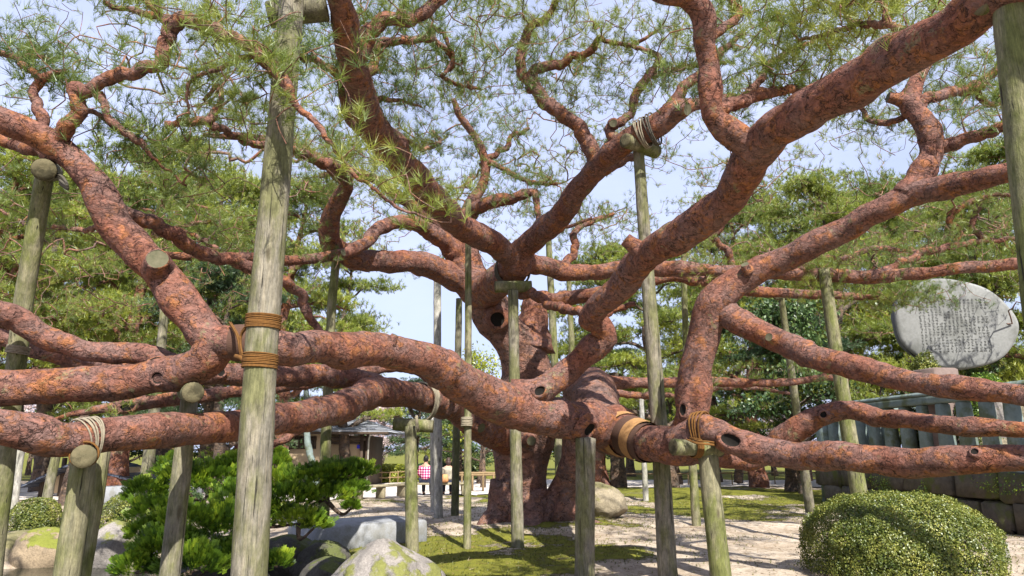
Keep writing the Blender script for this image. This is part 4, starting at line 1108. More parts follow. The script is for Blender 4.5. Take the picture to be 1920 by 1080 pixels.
log(r, P(505, 28, 5.06), P(612, 14, 5.1), M(24, 550, 20, 5.1), POLEDARK)
# left edge prop under the left arm
r, pr = pole('slim prop ending in a log block below the left arm', [(84, 330, 30, 5.55), (45, 560, 32, 5.75), (5, 900, 34, 5.95)], POLEG)
log(r, P(82, 318, 5.2), P(96, 322, 5.75), M(20, 83, 318, 5.3), POLE)
coil(r, P(34, 655, 5.8), (0.1, 0, 1), M(33, 36, 655, 5.8) / 2 + 0.006, 6, 0.006, ROPE_G)
loop(r, [P(100, 325, 5.4), P(122, 335, 5.3), P(132, 352, 5.25), P(118, 342, 5.3)], 0.012, ROPE_D, 'rope_tie', 3, 0.02)
# twin props in the pond
r, pr = pole('green grey prop in the pond carrying a limb on a roped log end', [(157, 862, 42, 4.72), (148, 930, 43, 4.72), (124, 1080, 45, 4.72)], POLEG)
log(r, P(157, 856, 4.42), P(166, 852, 5.1), M(21, 157, 856, 4.5), POLE)
limb_loop(r, 'B', 165, 818, 0.004, 0.0055, ROPE_G, 7, 0.085, 0.05)
coil(r, P(158, 852, 4.52), P(166, 852, 5.1) - P(157, 856, 4.42), M(23, 157, 856, 4.5), 5, 0.006, ROPE_B)
pole('yellow green prop leaning behind its roped twin in the pond', [(190, 835, 34, 5.3), (176, 930, 36, 5.3), (149, 1080, 38, 5.3)], POLEG)
r, pr = pole('pale prop with a round log end under a grey purple limb, beside the yew shrub', [(356, 738, 30, 6.0), (342, 870, 34, 6.0), (318, 1080, 38, 6.0)], POLE)
log(r, P(362, 736, 5.35), P(350, 735, 6.2), M(19, 360, 736, 5.4), POLEG)
# farther props on the left
pole('slender lichen covered prop standing by the clipped hedge bush', [(309, 575, 15, 11.4), (300, 680, 18, 11.4), (275, 890, 22, 11.4), (250, 1032, 25, 11.4)], POLE)
pole('short pale prop on the sandy bank behind the pond', [(114, 815, 15, 14.6), (95, 900, 17, 14.6), (78, 990, 19, 14.6)], POLE)
pole('thin grey prop behind the small round bush', [(44, 820, 12, 15.4), (35, 870, 14, 15.4), (22, 975, 16, 15.4)], POLEGREY)
pole('mossy prop rising out of the far side of the yew shrub', [(632, 470, 15, 11.9), (622, 570, 17, 11.9), (610, 850, 20, 11.9), (606, 1020, 22, 11.9)], POLEG)
r, pr = pole('pale prop with a crossbar roped under the forking limb', [(770, 800, 22, 11.5), (771, 900, 24, 11.4), (773, 1034, 25, 11.3)], POLEG)
log(r, P(738, 795, 11.55), P(812, 800, 11.6), M(12, 770, 797, 11.5), POLEG)
limb_loop(r, 'B', 795, 745, 0.01, 0.016, ROPE_G, 5, 0.16, 0.12)
loop(r, [P(782, 780, 11.3), P(784, 800, 11.3), P(786, 808, 11.4)], 0.02, ROPE_G, 'rope_tie', 2, 0.02)
pole('smooth grey prop with a pale foot left of the trunk', [(820, 520, 14, 16.6), (820, 700, 15, 16.6), (822, 966, 17, 16.6)], POLEGREY)
pole('dark prop left of the trunk', [(861, 560, 12, 16.8), (858, 700, 13, 16.8), (853, 962, 15, 16.8)], POLEDARK)
pole('grey prop hidden close behind the smooth grey one', [(812, 780, 12, 18.3), (814, 945, 14, 18.3)], POLEGREY)
r, pr = pole('thin yellowish prop roped to the stub of the low limb', [(878, 375, 11, 11.6), (878, 600, 13, 11.55), (876, 1030, 15, 11.5)], POLEG)
coil(r, P(875, 790, 11.5), (0, 0.1, 1), 0.085, 6, 0.014, ROPE_G)
r, pr = pole('tall straight prop with a short crossbar under the high fork', [(962, 545, 19, 11.6), (965, 750, 21, 11.6), (971, 1027, 24, 11.55)], POLE)
log(r, P(928, 538, 11.7), P(996, 537, 11.75), M(11, 962, 538, 11.6), POLEG)
limb_loop(r, 'U1', 964, 505, 0.01, 0.014, ROPE_D, 5, 0.2, 0.05)
pole('grey green prop rising behind the trunk, seen through the curved limb', [(1028, 440, 11, 17.6), (1036, 600, 14, 17.6), (1050, 900, 17, 17.6)], POLEG)
pole('thin olive prop behind the second stem', [(1066, 520, 9, 18.6), (1072, 640, 11, 18.6), (1080, 900, 12, 18.6)], POLEG)
pole('squared grey prop standing under the big hollow knot', [(1098, 822, 38, 8.95), (1097, 950, 37, 8.95), (1096, 1075, 38, 8.95)], POLE)
r, pr = pole('tall leaning prop with a log head roped under the rising limb', [(1196, 268, 20, 9.05), (1212, 490, 25, 9.1), (1236, 800, 31, 9.15), (1252, 1078, 37, 9.15)], POLE)
log(r, P(1172, 263, 8.75), P(1230, 285, 9.2), M(13, 1190, 268, 9), POLEG)
limb_loop(r, 'U2', 1208, 248, 0.01, 0.010, ROPE_G, 4, 0.10, 0.04)
limb_loop(r, 'U2', 1222, 242, 0.01, 0.012, ROPE_D, 3, 0.08, 0.06)
r, pr = pole('green prop with a sawn crossbar tied by tan rope at the limb crotch', [(1327, 848, 36, 8.05), (1334, 930, 37, 8.05), (1352, 1080, 39, 8.05)], POLEG)
log(r, P(1262, 838, 7.85), P(1350, 842, 8.05), M(15, 1300, 838, 7.9), POLEG)
limb_loop(r, 'D', 1318, 806, 0.012, 0.011, ROPE_B, 4, 0.09, 0.12)
loop(r, [P(1290, 822, 7.75), P(1305, 828, 7.72), P(1325, 830, 7.75), P(1340, 832, 7.85)], 0.010, ROPE_B, 'rope_tie', 4, 0.02)
coil(r, P(1306, 840, 7.95), P(1350, 842, 8.05) - P(1262, 838, 7.85), M(17, 1300, 838, 7.9), 5, 0.010, ROPE_B)
pole('pale thin prop beyond the limb crotch on the moss edge', [(1281, 455, 10, 14.8), (1287, 690, 12, 14.8), (1299, 880, 15, 14.8), (1306, 986, 17, 14.8)], POLEG)
pole('small prop with dark head on the far moss', [(1202, 742, 9, 20.8), (1207, 850, 10, 20.8), (1211, 936, 11, 20.8)], POLEGREY)
r, pr = pole('slim prop left of the stone fence corner', [(1465, 560, 11, 16.4), (1487, 720, 14, 16.9), (1519, 958, 18, 17.4)], POLE)
log(r, P(1456, 556, 16.2), P(1476, 556, 16.8), M(7, 1465, 556, 16.4), POLEDARK)
pole('yellow green prop slanting in front of the stone fence', [(1545, 505, 21, 11.7), (1560, 610, 23, 11.7), (1590, 800, 27, 11.6), (1612, 930, 30, 11.5)], POLEG)
r, pr = pole('mossy prop at the edge holding the greatest limb on a beam', [(1893, -20, 62, 2.95), (1897, 30, 60, 2.95), (1936, 400, 62, 2.95), (1960, 640, 62, 2.95)], POLEG)
log(r, P(1838, 8, 2.98), P(1990, 0, 3.0), M(20, 1860, 5, 2.95), POLEG)

# ------------------------------------------------------------------ background pines
def build_tree(kind, seed, height_m, crown_w, mat, bark, needle=(0.19, 0.019), per=16, nlimb=13, low=0.32, leaf=False, pad_r=1.25, att_per=50, lean=0.6, tufts=4):
    """returns (trunk mesh, limb mesh, crown mesh) in local coordinates, foot at the origin"""
    rd = np.random.default_rng(seed)
    H = height_m
    n = 9
    z = np.linspace(-0.3, H * 0.93, n)
    cx = np.cumsum(rd.normal(0, 0.20, n)) * lean * H / 12; cy = np.cumsum(rd.normal(0, 0.20, n)) * lean * H / 12
    cx -= cx[0]; cy -= cy[0]
    R = 0.026 * H * (1 - np.linspace(0, 0.86, n)); R[0] *= 1.35
    tr = resample(catmull(np.stack([cx, cy, z, R], 1), 6), 0.25)
    tV, tF = sweep(tr[:, :3], tr[:, 3], 14, 0.12)
    limbs = MB(); nodes = [tr[i, :3] for i in range(int(len(tr) * 0.6), len(tr))]
    attr = []
    for k in range(nlimb):
        f = low + (1 - low) * (k + 0.5) / nlimb
        i = int(f * (len(tr) - 1))
        p0 = tr[i, :3]
        a = k * 2.4 + rd.uniform(-0.5, 0.5)
        Lr = crown_w * 0.5 * (1.05 - 0.75 * max(0, f - 0.45) / 0.55) * rd.uniform(0.65, 1.1)
        m = 6
        t = np.linspace(0, 1, m)
        pth = np.stack([p0[0] + math.cos(a) * Lr * t, p0[1] + math.sin(a) * Lr * t, p0[2] + Lr * (0.10 * t + 0.16 * np.sin(t * 3))], 1)
        pth[1:] += rd.normal(0, 0.10 * Lr / 3, (m - 1, 3))
        rr = tr[i, 3] * 0.5 * (1 - 0.8 * t) + 0.012
        limbs.tube(pth, rr, 7, 0.1, True, 4)
        fine = catmull(pth, 5)
        nodes += list(fine[4:])
        for q in range(3):
            c = fine[int(len(fine) * (0.45 + 0.27 * q)) - 1 if q < 2 else -1]
            pr_ = pad_r * rd.uniform(0.6, 1.1) * (H / 12)
            na = int(att_per * (pr_ / pad_r) ** 2)
            u = rd.normal(0, 0.5, (na, 3)) * np.array([pr_, pr_, pr_ * 0.26]) + np.array([0, 0, 0.15])
            attr += list(c + u)
    top = tr[-1, :3]
    attr += list(top + rd.normal(0, 0.5, (att_per * 2, 3)) * np.array([pad_r, pad_r, pad_r * 0.4]))
    attr = np.array(attr)
    pts, par, nb, tips = grow(nodes, attr, rd, 0.34, 0.35, 5.0)
    tw = twig_mesh(pts, par, nb, 0.010, 0.38, 3, 0.05)
    V, F = limbs.get(); limbs2 = MB(); limbs2.add(V, F); limbs2.add(*tw.get())
    tp = pts[tips]; anc = pts[par[tips]]
    cl = np.vstack([anc + (tp - anc) * rd.uniform(0, 1.05, (len(tips), 1)) + rd.normal(0, 0.15, (len(tips), 3)) * np.array([1, 1, 0.5]) for _ in range(tufts)])
    var = np.clip(0.45 + 0.4 * vnoise(cl * 0.6 + seed) + rd.normal(0, 0.15, len(cl)), 0, 1)
    if leaf:
        c2 = np.repeat(cl, per, 0) + rd.normal(0, 0.16, (len(cl) * per, 3))
        fV, fF, fa = leaf_arrays(c2, tuft_dirs(len(c2), rd, 0.3), rd, needle[0], needle[1], 0.8, np.repeat(var, per) + rd.normal(0, 0.15, len(c2)))
    else:
        fV, fF, fa = needle_arrays(cl, tuft_dirs(len(cl), rd, 0.5), rd, per, needle[0], needle[1], 0.9, var)
    mt = mesh_np(kind + '_trunk', tV, tF); mt.materials.append(bark)
    ml = mesh_np(kind + '_limbs', *limbs2.get()); ml.materials.append(bark)
    mc = mesh_np(kind + '_crown', fV, [fF]); mc.materials.append(mat); float_attr(mc, 'var', fa)
    print(kind, 'crown faces', len(fF))
    return mt, ml, mc
def place_tree(meshes, name, loc, rz, scale, label, group=None, cat='tree'):
    mt, ml, mc = meshes
    e = empty(name, (loc[0], loc[1], float(height(loc[0], loc[1]))), label, cat, group)
    e.rotation_euler = (0, 0, rz); e.scale = (scale[0], scale[0], scale[1]) if not np.isscalar(scale) else (scale,) * 3
    for nm, me, k in (('trunk', mt, None), ('limbs', ml, None), ('crown', mc, 'stuff')):
        o = bpy.data.objects.new(nm, me); COL.objects.link(o); o.parent = e
        if nm != 'crown': me.polygons.foreach_set('use_smooth', np.ones(len(me.polygons), bool))
        if k: o['kind'] = k
    return e
PA = build_tree('grove_pine_a', 21, 13, 9.0, NEEDLE_FAR, BARK, nlimb=15, low=0.28)
PB = build_tree('grove_pine_b', 22, 12, 8.0, NEEDLE_FAR, GREYBARK, nlimb=14, low=0.22)
PD = build_tree('dark_pine', 23, 11, 8.0, NEEDLE_DARK, GREYBARK, nlimb=13, low=0.20)
PL = build_tree('low_pine', 24, 5.5, 7.0, NEEDLE_FAR, GREYBARK, nlimb=11, low=0.30, pad_r=1.5, lean=1.2)
def atpx(x, Y): 
    p = P(x, 847, Y); return (p[0], p[1])
grove = [  # meshes, pixel column, distance, turn, (width, height) scale, label
    (PA, -60, 21, 0.3, (1.0, 1.0), 'tall bright pine behind the log ended prop and left arm'),
    (PB, 90, 27, 1.9, (1.1, 1.15), 'broad pine in the grove behind the roofed shed'),
    (PA, 235, 24, 4.0, (1.0, 1.05), 'bright pine in the grove above the clipped hedge bush'),
    (PB, 385, 29, 2.7, (1.15, 1.2), 'tall pine behind the thick roped prop, farther than its neighbours'),
    (PA, 520, 26, 5.2, (1.0, 1.0), 'bright pine rising behind the tan plastered tea house'),
    (PB, 655, 31, 0.8, (0.9, 0.95), 'slender pine right behind the tea house roof end'),
    (PD, 410, 22.5, 1.2, (0.8, 0.72), 'dark pine with bare twisted branches behind the left limbs'),
    (PA, 1130, 30, 3.3, (0.85, 0.85), 'pine of the grove seen between the two stems and the leaning prop'),
    (PB, 1255, 27, 0.4, (0.95, 0.85), 'green pine of the grove beyond the upright limb'),
    (PA, 1420, 30, 1.6, (1.05, 1.05), 'bright pine behind the slim prop by the stone fence corner'),
    (PB, 1560, 27, 3.9, (1.05, 1.1), 'broad green pine just left of the inscribed stone disc'),
    (PA, 1720, 30, 5.6, (1.1, 1.15), 'tall pine behind the inscribed stone disc'),
    (PB, 1880, 27, 2.2, (1.1, 1.1), 'bright pine right of the inscribed stone disc'),
    (PA, 2030, 24, 0.9, (1.05, 1.05), 'pine standing beside the walled monument precinct'),
    (PD, 1340, 36, 2.0, (1.0, 0.9), 'dark pine far behind the upright limb'),
    (PD, 1480, 25, 3.0, (0.75, 0.6), 'low dark pine left of the stone fence'),
    (PA, 160, 33, 0.1, (1.2, 1.25), 'tall pine far behind the left limbs, back row of the grove'),
    (PB, 300, 35, 5.0, (1.2, 1.3), 'broad pine far behind the hedge bush, back row of the grove'),
    (PA, 455, 36, 2.1, (1.1, 1.25), 'tall pine far behind the tea house, back row of the grove'),
    (PB, 10, 31, 3.1, (1.2, 1.2), 'broad pine behind the shed roof, back row of the grove'),
    (PA, 1500, 37, 0.6, (1.2, 1.3), 'tall pine far behind the fence corner, back row of the grove'),
    (PB, 1640, 36, 1.1, (1.2, 1.35), 'broad pine far behind the carved disc, back row of the grove'),
    (PA, 1830, 37, 4.4, (1.2, 1.35), 'tall pine far behind the right end of the carved disc'),
    (PB, 1330, 38, 5.5, (1.1, 1.0), 'pine far beyond the moss lawn behind the upright limb'),
    (PD, 1180, 44, 0.2, (1.0, 0.75), 'dark pine at the far end of the moss lawn'),
    (PD, 560, 46, 1.2, (1.1, 0.8), 'dark pine far behind the tea house'),
    (PD, 1600, 46, 3.2, (1.1, 0.9), 'dark pine far behind the stone fence'),
    (PD, 780, 42, 4.4, (0.7, 0.55), 'small dark pine beyond the seated couple'),
]
for meshes, px, Y, rz, sc, lb in grove:
    place_tree(meshes, 'pine_tree', atpx(px, Y), rz, sc, lb, 'pines of the grove behind')
place_tree(PL, 'low_pine_tree', atpx(230, 24), 1.0, (0.9, 0.75), 'low spreading pine behind the clipped hedge bush', 'low spreading pines')
place_tree(PL, 'low_pine_tree', atpx(1660, 22.5), 2.2, (0.75, 0.78), 'low spreading pine inside the stone fence below the disc', 'low spreading pines')
place_tree(PL, 'low_pine_tree', atpx(1270, 33), 0.2, (1.0, 0.9), 'low spreading pine beyond the moss lawn', 'low spreading pines')
place_tree(PL, 'low_pine_tree', atpx(900, 34), 3.0, (0.9, 0.75), 'low spreading pine beyond the fence near the trunk', 'low spreading pines')
BL = build_tree('broadleaf', 31, 6.5, 5.5, BROADLEAF, GREYBARK, needle=(0.17, 0.6), per=7, nlimb=12, low=0.2, leaf=True, pad_r=1.5, att_per=44)
place_tree(BL, 'broadleaf_tree', atpx(1790, 25.5), 0.5, (1.0, 1.15), 'dark broadleaf tree close behind the inscribed stone disc')
place_tree(BL, 'broadleaf_tree', atpx(1500, 23.5), 2.5, (0.8, 1.0), 'dark broadleaf tree by the stone fence corner')
for px, Y, rz, sx, sz2, lb in [(150, 40, 0.2, 1.5, 1.0, 'broad dark tree far behind the shed'), (330, 42, 1.2, 1.6, 1.0, 'broad dark tree far behind the hedge bush'), (1010, 48, 2.2, 1.4, 0.8, 'broad dark tree far behind the trunk'),
                              (1260, 52, 3.2, 1.8, 0.9, 'broad dark tree at the far end of the lawn'), (1400, 54, 4.2, 1.8, 0.9, 'broad dark tree far behind the dark trunk'), (690, 52, 5.2, 1.6, 0.8, 'broad dark tree far behind the cherry by the tea house'), (860, 56, 0.7, 1.7, 0.75, 'broad dark tree far behind the couple'), (1110, 58, 1.7, 1.7, 0.85, 'broad dark tree far behind the second stem')]:
    place_tree(BL, 'broadleaf_tree', atpx(px, Y), rz, (sx, sz2), lb, 'far broadleaf trees')
place_tree(BL, 'broadleaf_tree', atpx(868, 38), 1.5, (0.7, 0.6), 'small dark broadleaf tree beyond the path by the trunk')
FL = build_tree('fresh_tree', 32, 5.0, 3.6, FRESHLEAF, GREYBARK, needle=(0.13, 0.6), per=5, nlimb=10, low=0.3, leaf=True, pad_r=1.2, att_per=18)
place_tree(FL, 'fresh_leaf_tree', atpx(905, 30), 0.5, (0.9, 1.15), 'small tree with fresh yellow leaves left of the trunk')
CH = build_tree('cherry', 33, 7.0, 8.0, BLOSSOM, GREYBARK, needle=(0.13, 0.8), per=7, nlimb=13, low=0.2, leaf=True, pad_r=1.5, att_per=36)
for px, Y, rz, s, lb in [(60, 46, 0.4, 0.9, 'pink cherry tree in blossom beyond the roofed shed'), (715, 44, 1.7, 0.62, 'pink cherry tree in blossom right of the tea house'),
                         (1205, 50, 2.8, 0.9, 'pink cherry tree in blossom far behind the leaning prop'), (1450, 46, 4.2, 1.05, 'pink cherry tree in blossom behind the stone fence corner'), (-40, 40, 5.0, 0.9, 'pink cherry tree in blossom beside the pond bank edge')]:
    place_tree(CH, 'cherry_tree', atpx(px, Y), rz, s, lb, 'cherry trees in blossom')
def bare_trunk(label, pts, mat=GREYBARK):
    pr = np.array([(*P(x, y, Y), M(w, x, y, Y) / 2) for x, y, w, Y in pts])
    e = empty('tree_trunk', (pr[-1][0], pr[-1][1], 0), label, 'tree trunk')
    f = resample(catmull(pr, 6), 0.1)
    V, F = sweep(f[:, :3], f[:, 3], 14, 0.14)
    obj_np('trunk', V, F, mat, e)
    return e
bare_trunk('pale mottled thin trunk in front of the tea house', [(574, 690, 8, 26), (575, 790, 11, 26), (577, 830, 12, 26), (584, 862, 13, 26), (592, 885, 14, 26), (594, 925, 16, 26)], BALUST)
bare_trunk('dark leaning trunk beside the roofed shed', [(160, 770, 16, 20), (146, 850, 20, 20), (132, 905, 26, 20), (122, 960, 34, 20)])
bare_trunk('dark trunk beyond the moss lawn, behind the upright limb', [(1384, 690, 11, 33), (1385, 780, 13, 33), (1386, 860, 14, 33), (1385, 905, 18, 33)])
bare_trunk('thick pale trunk across the path behind the leaning prop', [(1152, 700, 22, 30), (1155, 800, 24, 30), (1158, 880, 28, 30), (1160, 915, 34, 30)])

# ------------------------------------------------------------------ boulders
def rock(name, label, c, size, seed, mat, rotation=0.0, flat=0.25, amp=0.22, cat='rock', peak=None):
    bm = bmesh.new(); bmesh.ops.create_icosphere(bm, subdivisions=4 if max(size) < 0.6 else 5, radius=1.0)
    V = np.array([v.co[:] for v in bm.verts]); F = np.array([[v.index for v in f.verts] for f in bm.faces]); bm.free()
    n = V / np.linalg.norm(V, axis=1)[:, None]
    # planar facets first, then noise
    rd = np.random.default_rng(seed)
    r = np.ones(len(V))
    for k in range(11):
        d = rd.normal(0, 1, 3); d /= np.linalg.norm(d); h = rd.uniform(0.68, 0.95)
        dn = n @ d
        r = np.where(dn > 1e-3, np.minimum(r, h / np.maximum(dn, 1e-3)), r)
    V = n * r[:, None] * (1 + amp * 0.35 * fbm(n * 1.7 + seed, 3)[:, None] + amp * 0.12 * fbm(n * 6 + seed, 3)[:, None])
    if peak:
        V[:, 0] += peak[0] * np.clip(V[:, 2], 0, 2); V[:, :2] *= (1 - peak[1] * np.clip(V[:, 2:3], 0, 1))
    V = (V * np.array(size)) @ rotz(rotation).T + np.asarray(c)
    o = obj_np(name, V, [F], mat)
    me = o.data
    # origin at the foot
    cc = np.array([c[0], c[1], 0.0])
    co = V - cc
    me.vertices.foreach_set('co', co.astype(np.float32).ravel()); me.update(); o.location = cc
    return tag(o, label, cat)
rock('mossy_rock', 'pointed grey rock with green moss below the roped crossbar prop', (*P(722, 1060, 8.6)[:2], 0.02), (0.68, 0.62, 0.50), 3, ROCK, 0.4, peak=(0.12, 0.45))
rock('boulder', 'rounded beige boulder beside the second stem', (*P(1116, 940, 15.6)[:2], 0.32), (0.72, 0.60, 0.50), 8, ROCKB, 0.2)
def bank(x, Y): q = P(x, 1040, Y); return q[0], q[1]
rock('bank_rock', 'smooth beige rock at the water edge', (*bank(18, 12.05), -0.20), (0.50, 0.40, 0.36), 12, ROCKB, 0.7)
rock('bank_rock', 'brown mossy rock on the pond bank left of the twin props', (*bank(82, 12.1), -0.16), (0.56, 0.42, 0.44), 14, ROCKM, 0.1)
rock('bank_rock', 'pale rock with a mossy shoulder on the bank right of the twin props', (*bank(215, 12.05), -0.10), (0.48, 0.42, 0.46), 17, ROCK, 0.9)
rock('bank_rock', 'flat pale stone on the sandy bank above the water', (*bank(30, 13.0), -0.02), (0.8, 0.45, 0.14), 18, ROCKB, 0.9)
rock('bank_rock', 'small dark rock at the water edge between the twin props and the yew', (*bank(160, 11.95), -0.25), (0.34, 0.3, 0.26), 19, ROCKM, 0.3)
for i, (x, y, s, lb) in enumerate([(545, 1050, (0.5, 0.42, 0.34), 'dark rock right of the thick roped prop'), (600, 1055, (0.42, 0.4, 0.3), 'dark rock between the granite slab and the yew shrub'), (400, 1062, (0.45, 0.4, 0.45), 'dark grey stone under the yew shrub'), (620, 1080, (0.4, 0.36, 0.2), 'low dark rock left of the pointed mossy rock')]):
    g = G(x, y); rock('dark_rock', lb, (g[0], g[1], 0.02), s, 30 + i, ROCKD, i * 0.8)

# granite slab
a, c_ = G(587, 1035), G(803, 1016)
ax = c_ - a; Lg = np.linalg.norm(ax[:2]); ang = math.atan2(ax[1], ax[0])
mb = MB(); mid = (a + c_) / 2 + rotz(ang) @ np.array([0, 0.62, 0])
mb.box((mid[0], mid[1], 0.13), (Lg, 1.24, 0.46), rotz(ang), 0.985, 0.03)
slab = mb.build('stone_slab', GRANITE, None, False)
V = np.empty(len(slab.data.vertices) * 3, np.float32); slab.data.vertices.foreach_get('co', V); V = V.reshape(-1, 3) - np.array([mid[0], mid[1], 0], np.float32)
slab.data.vertices.foreach_set('co', V.ravel()); slab.location = (mid[0], mid[1], 0)
tag(slab, 'long flat granite slab lying on the ground left of the pointed rock', 'stone slab')

# ------------------------------------------------------------------ clipped bushes
def dome_bush(label, c, rx, ry, h, n, seed, size=0.035, mat=AZALEA, name='clipped_bush', group='clipped azalea bushes'):
    rd = np.random.default_rng(seed)
    e = empty(name, (c[0], c[1], float(height(c[0], c[1]))), label, 'bush', group)
    u = rd.normal(0, 1, (n, 3)); u[:, 2] = np.abs(u[:, 2]) * 1.0 - 0.25
    u /= np.linalg.norm(u, axis=1)[:, None]
    # superellipse: fuller shoulders
    def shell(u, k):
        q = np.sign(u) * np.abs(u) ** 0.82
        bump_ = 1 + 0.06 * fbm(u * 2.2 + seed, 2) + 0.05 * vnoise(u * 9 + seed)
        return q * k[:, None] * bump_[:, None] * np.array([rx, ry, h * 0.80])
    k = 1 - np.abs(rd.normal(0, 0.05, n))
    p = shell(u, k); p[:, 2] += h * 0.20
    p = p[p[:, 2] > 0.0]; uu = u[:len(u)]; 
    keep = (shell(u, k)[:, 2] + h * 0.20) > 0.0
    V, F, va = leaf_arrays(p + np.array(e.location), u[keep], rd, size, 0.55, 0.75, 0.42 + 0.25 * vnoise(p * 3.0 + seed) + 0.35 * vnoise(p * 9.0 + seed) + rd.normal(0, 0.22, len(p)))
    foliage_obj('leaves', V, F, va, mat, e)
    # woody core of short stems
    mb = MB()
    for i in range(26):
        a = rd.uniform(0, 6.28); s = rd.uniform(0.3, 0.8)
        tip = np.array([math.cos(a) * rx * s, math.sin(a) * ry * s, h * math.sqrt(max(0.05, 1 - s * s)) * 0.85])
        b0 = np.array([math.cos(a) * 0.12, math.sin(a) * 0.12, -0.1])
        mb.tube(np.stack([b0, b0 * 0.5 + tip * 0.5 + rd.normal(0, 0.05, 3), tip]) + np.array(e.location), [0.022, 0.014, 0.006], 5, 0, True, 3)
    # inner twigs and old leaves keep the light out
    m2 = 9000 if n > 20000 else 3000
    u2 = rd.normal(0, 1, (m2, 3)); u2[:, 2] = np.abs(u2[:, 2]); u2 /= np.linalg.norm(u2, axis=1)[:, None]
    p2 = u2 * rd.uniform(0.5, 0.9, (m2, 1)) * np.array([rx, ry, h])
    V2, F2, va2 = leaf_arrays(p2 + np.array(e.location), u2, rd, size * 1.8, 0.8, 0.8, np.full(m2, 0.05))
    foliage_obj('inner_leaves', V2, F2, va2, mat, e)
    mb.build('stems', GREYBARK, e)
    return e
g = P(1683, 1010, 9.0)
dome_bush('large clipped azalea dome in front of the mossy stone wall', (g[0], g[1]), 1.08, 1.0, 0.95, 62000, 3, 0.026)
g = G(245, 1000)
dome_bush('clipped oblong hedge bush behind the twin props', (g[0], g[1] + 0.4), 0.78, 0.6, 0.74, 16000, 4, 0.03)
g = G(20, 1000)
dome_bush('small round bush on the bank by the thin grey prop', (g[0] - 0.1, g[1] + 0.8), 0.45, 0.45, 0.62, 9000, 5, 0.03)
g = G(285, 985)
dome_bush('darker bush behind the oblong hedge bush', (g[0], g[1] + 1.2), 0.55, 0.5, 0.72, 9000, 6, 0.035, BROADLEAF, group='dark bushes')
for i, (x, Y, rx, h, lb) in enumerate([(735, 36, 1.6, 0.9, 'bushy hedge right of the tea house'), (840, 40, 2.2, 1.0, 'low hedge bush beyond the seated couple'), (620, 30.2, 0.7, 0.6, 'low bush at the tea house wall')]):
    q = atpx(x, Y); dome_bush(lb, q, rx, 0.8, h, 7000, 40 + i, 0.09, FRESHLEAF if i == 0 else BROADLEAF, group='far bushes')

# ------------------------------------------------------------------ yew shrub
rdy = np.random.default_rng(9)
yb = P(380, 1075, 8.9)
yew = empty('yew_shrub', (yb[0], yb[1], -0.15), 'bright green yew shrub spreading an arm of foliage over the slab', 'shrub')
ypads = [  # pixel x, y, half width, half height, distance
    (345, 905, 55, 34, 9.2), (300, 960, 55, 30, 8.9), (400, 905, 60, 40, 9.4), (350, 985, 75, 40, 8.7), (290, 1040, 55, 40, 8.4), (360, 1060, 70, 40, 8.3), (415, 1000, 50, 60, 8.8), (400, 1055, 40, 30, 8.5),
    (330, 880, 40, 24, 9.4), (270, 925, 40, 26, 9.0), (250, 1065, 40, 30, 8.2), (320, 1020, 60, 36, 8.4), (440, 940, 45, 36, 9.2), (440, 1040, 40, 30, 8.6),
    (440, 880, 45, 28, 9.6), (505, 910, 50, 34, 9.6), (540, 940, 60, 36, 9.4), (520, 875, 22, 22, 9.8), (580, 905, 60, 30, 9.7), (630, 890, 60, 24, 9.8), (665, 885, 40, 20, 9.9), (610, 930, 60, 20, 9.6), (655, 915, 38, 14, 9.7), (560, 975, 50, 22, 9.2), (590, 985, 26, 12, 9.3), (520, 1055, 28, 22, 8.4), (480, 960, 50, 40, 9.2), (660, 950, 16, 10, 9.6), (265, 1000, 30, 24, 8.6), (525, 850, 10, 8, 9.9)]
sp_c, sp_d, ynodes, yatt = [], [], [], []
ymb = MB()
root0 = np.array([yb[0], yb[1], -0.2])
for (x, y, hw, hh, Y) in ypads:
    c = P(x, y, Y)
    a_, b_ = M(hw, x, y, Y), M(hh, x, y, Y)
    n = int(150 + 4200 * a_ * (b_ + 0.1))
    u = rdy.normal(0, 1, (n, 3)); u /= np.linalg.norm(u, axis=1)[:, None]
    u[:, 2] = np.where(u[:, 2] < -0.35, -u[:, 2], u[:, 2])
    q = c + u * np.array([a_, a_ * 0.8, b_]) * (rdy.uniform(0.45, 1.0, (n, 1)) ** 0.5) * (1 + 0.45 * vnoise(u * 3.2 + x)[:, None])
    sp_c.append(q); d = u + np.array([0, -0.1, 0.55]); sp_d.append(d / np.linalg.norm(d, axis=1)[:, None])
    ynodes.append(c - np.array([0, 0, b_ * 0.3]))
sp_c, sp_d = np.vstack(sp_c), np.vstack(sp_d)
done_ = [root0 + np.array([0, 0, 0.15])]
ymb.tube([root0 - np.array([0, 0, 0.3]), root0 + np.array([0.03, 0, 0.0]), done_[0]], [0.09, 0.075, 0.06], 9, 0.15, True, 4)
for c in sorted(ynodes, key=lambda q: np.linalg.norm(q - root0)):
    k = min(range(len(done_)), key=lambda i: np.linalg.norm(done_[i] - c) + 0.25 * np.linalg.norm(done_[i] - root0))
    m_ = (done_[k] + c) / 2 + rdy.normal(0, 0.06, 3) + np.array([0, 0, -0.05])
    ymb.tube(np.stack([done_[k], m_, c]), [0.034, 0.024, 0.014], 7, 0.15, True, 5); done_.append(c)
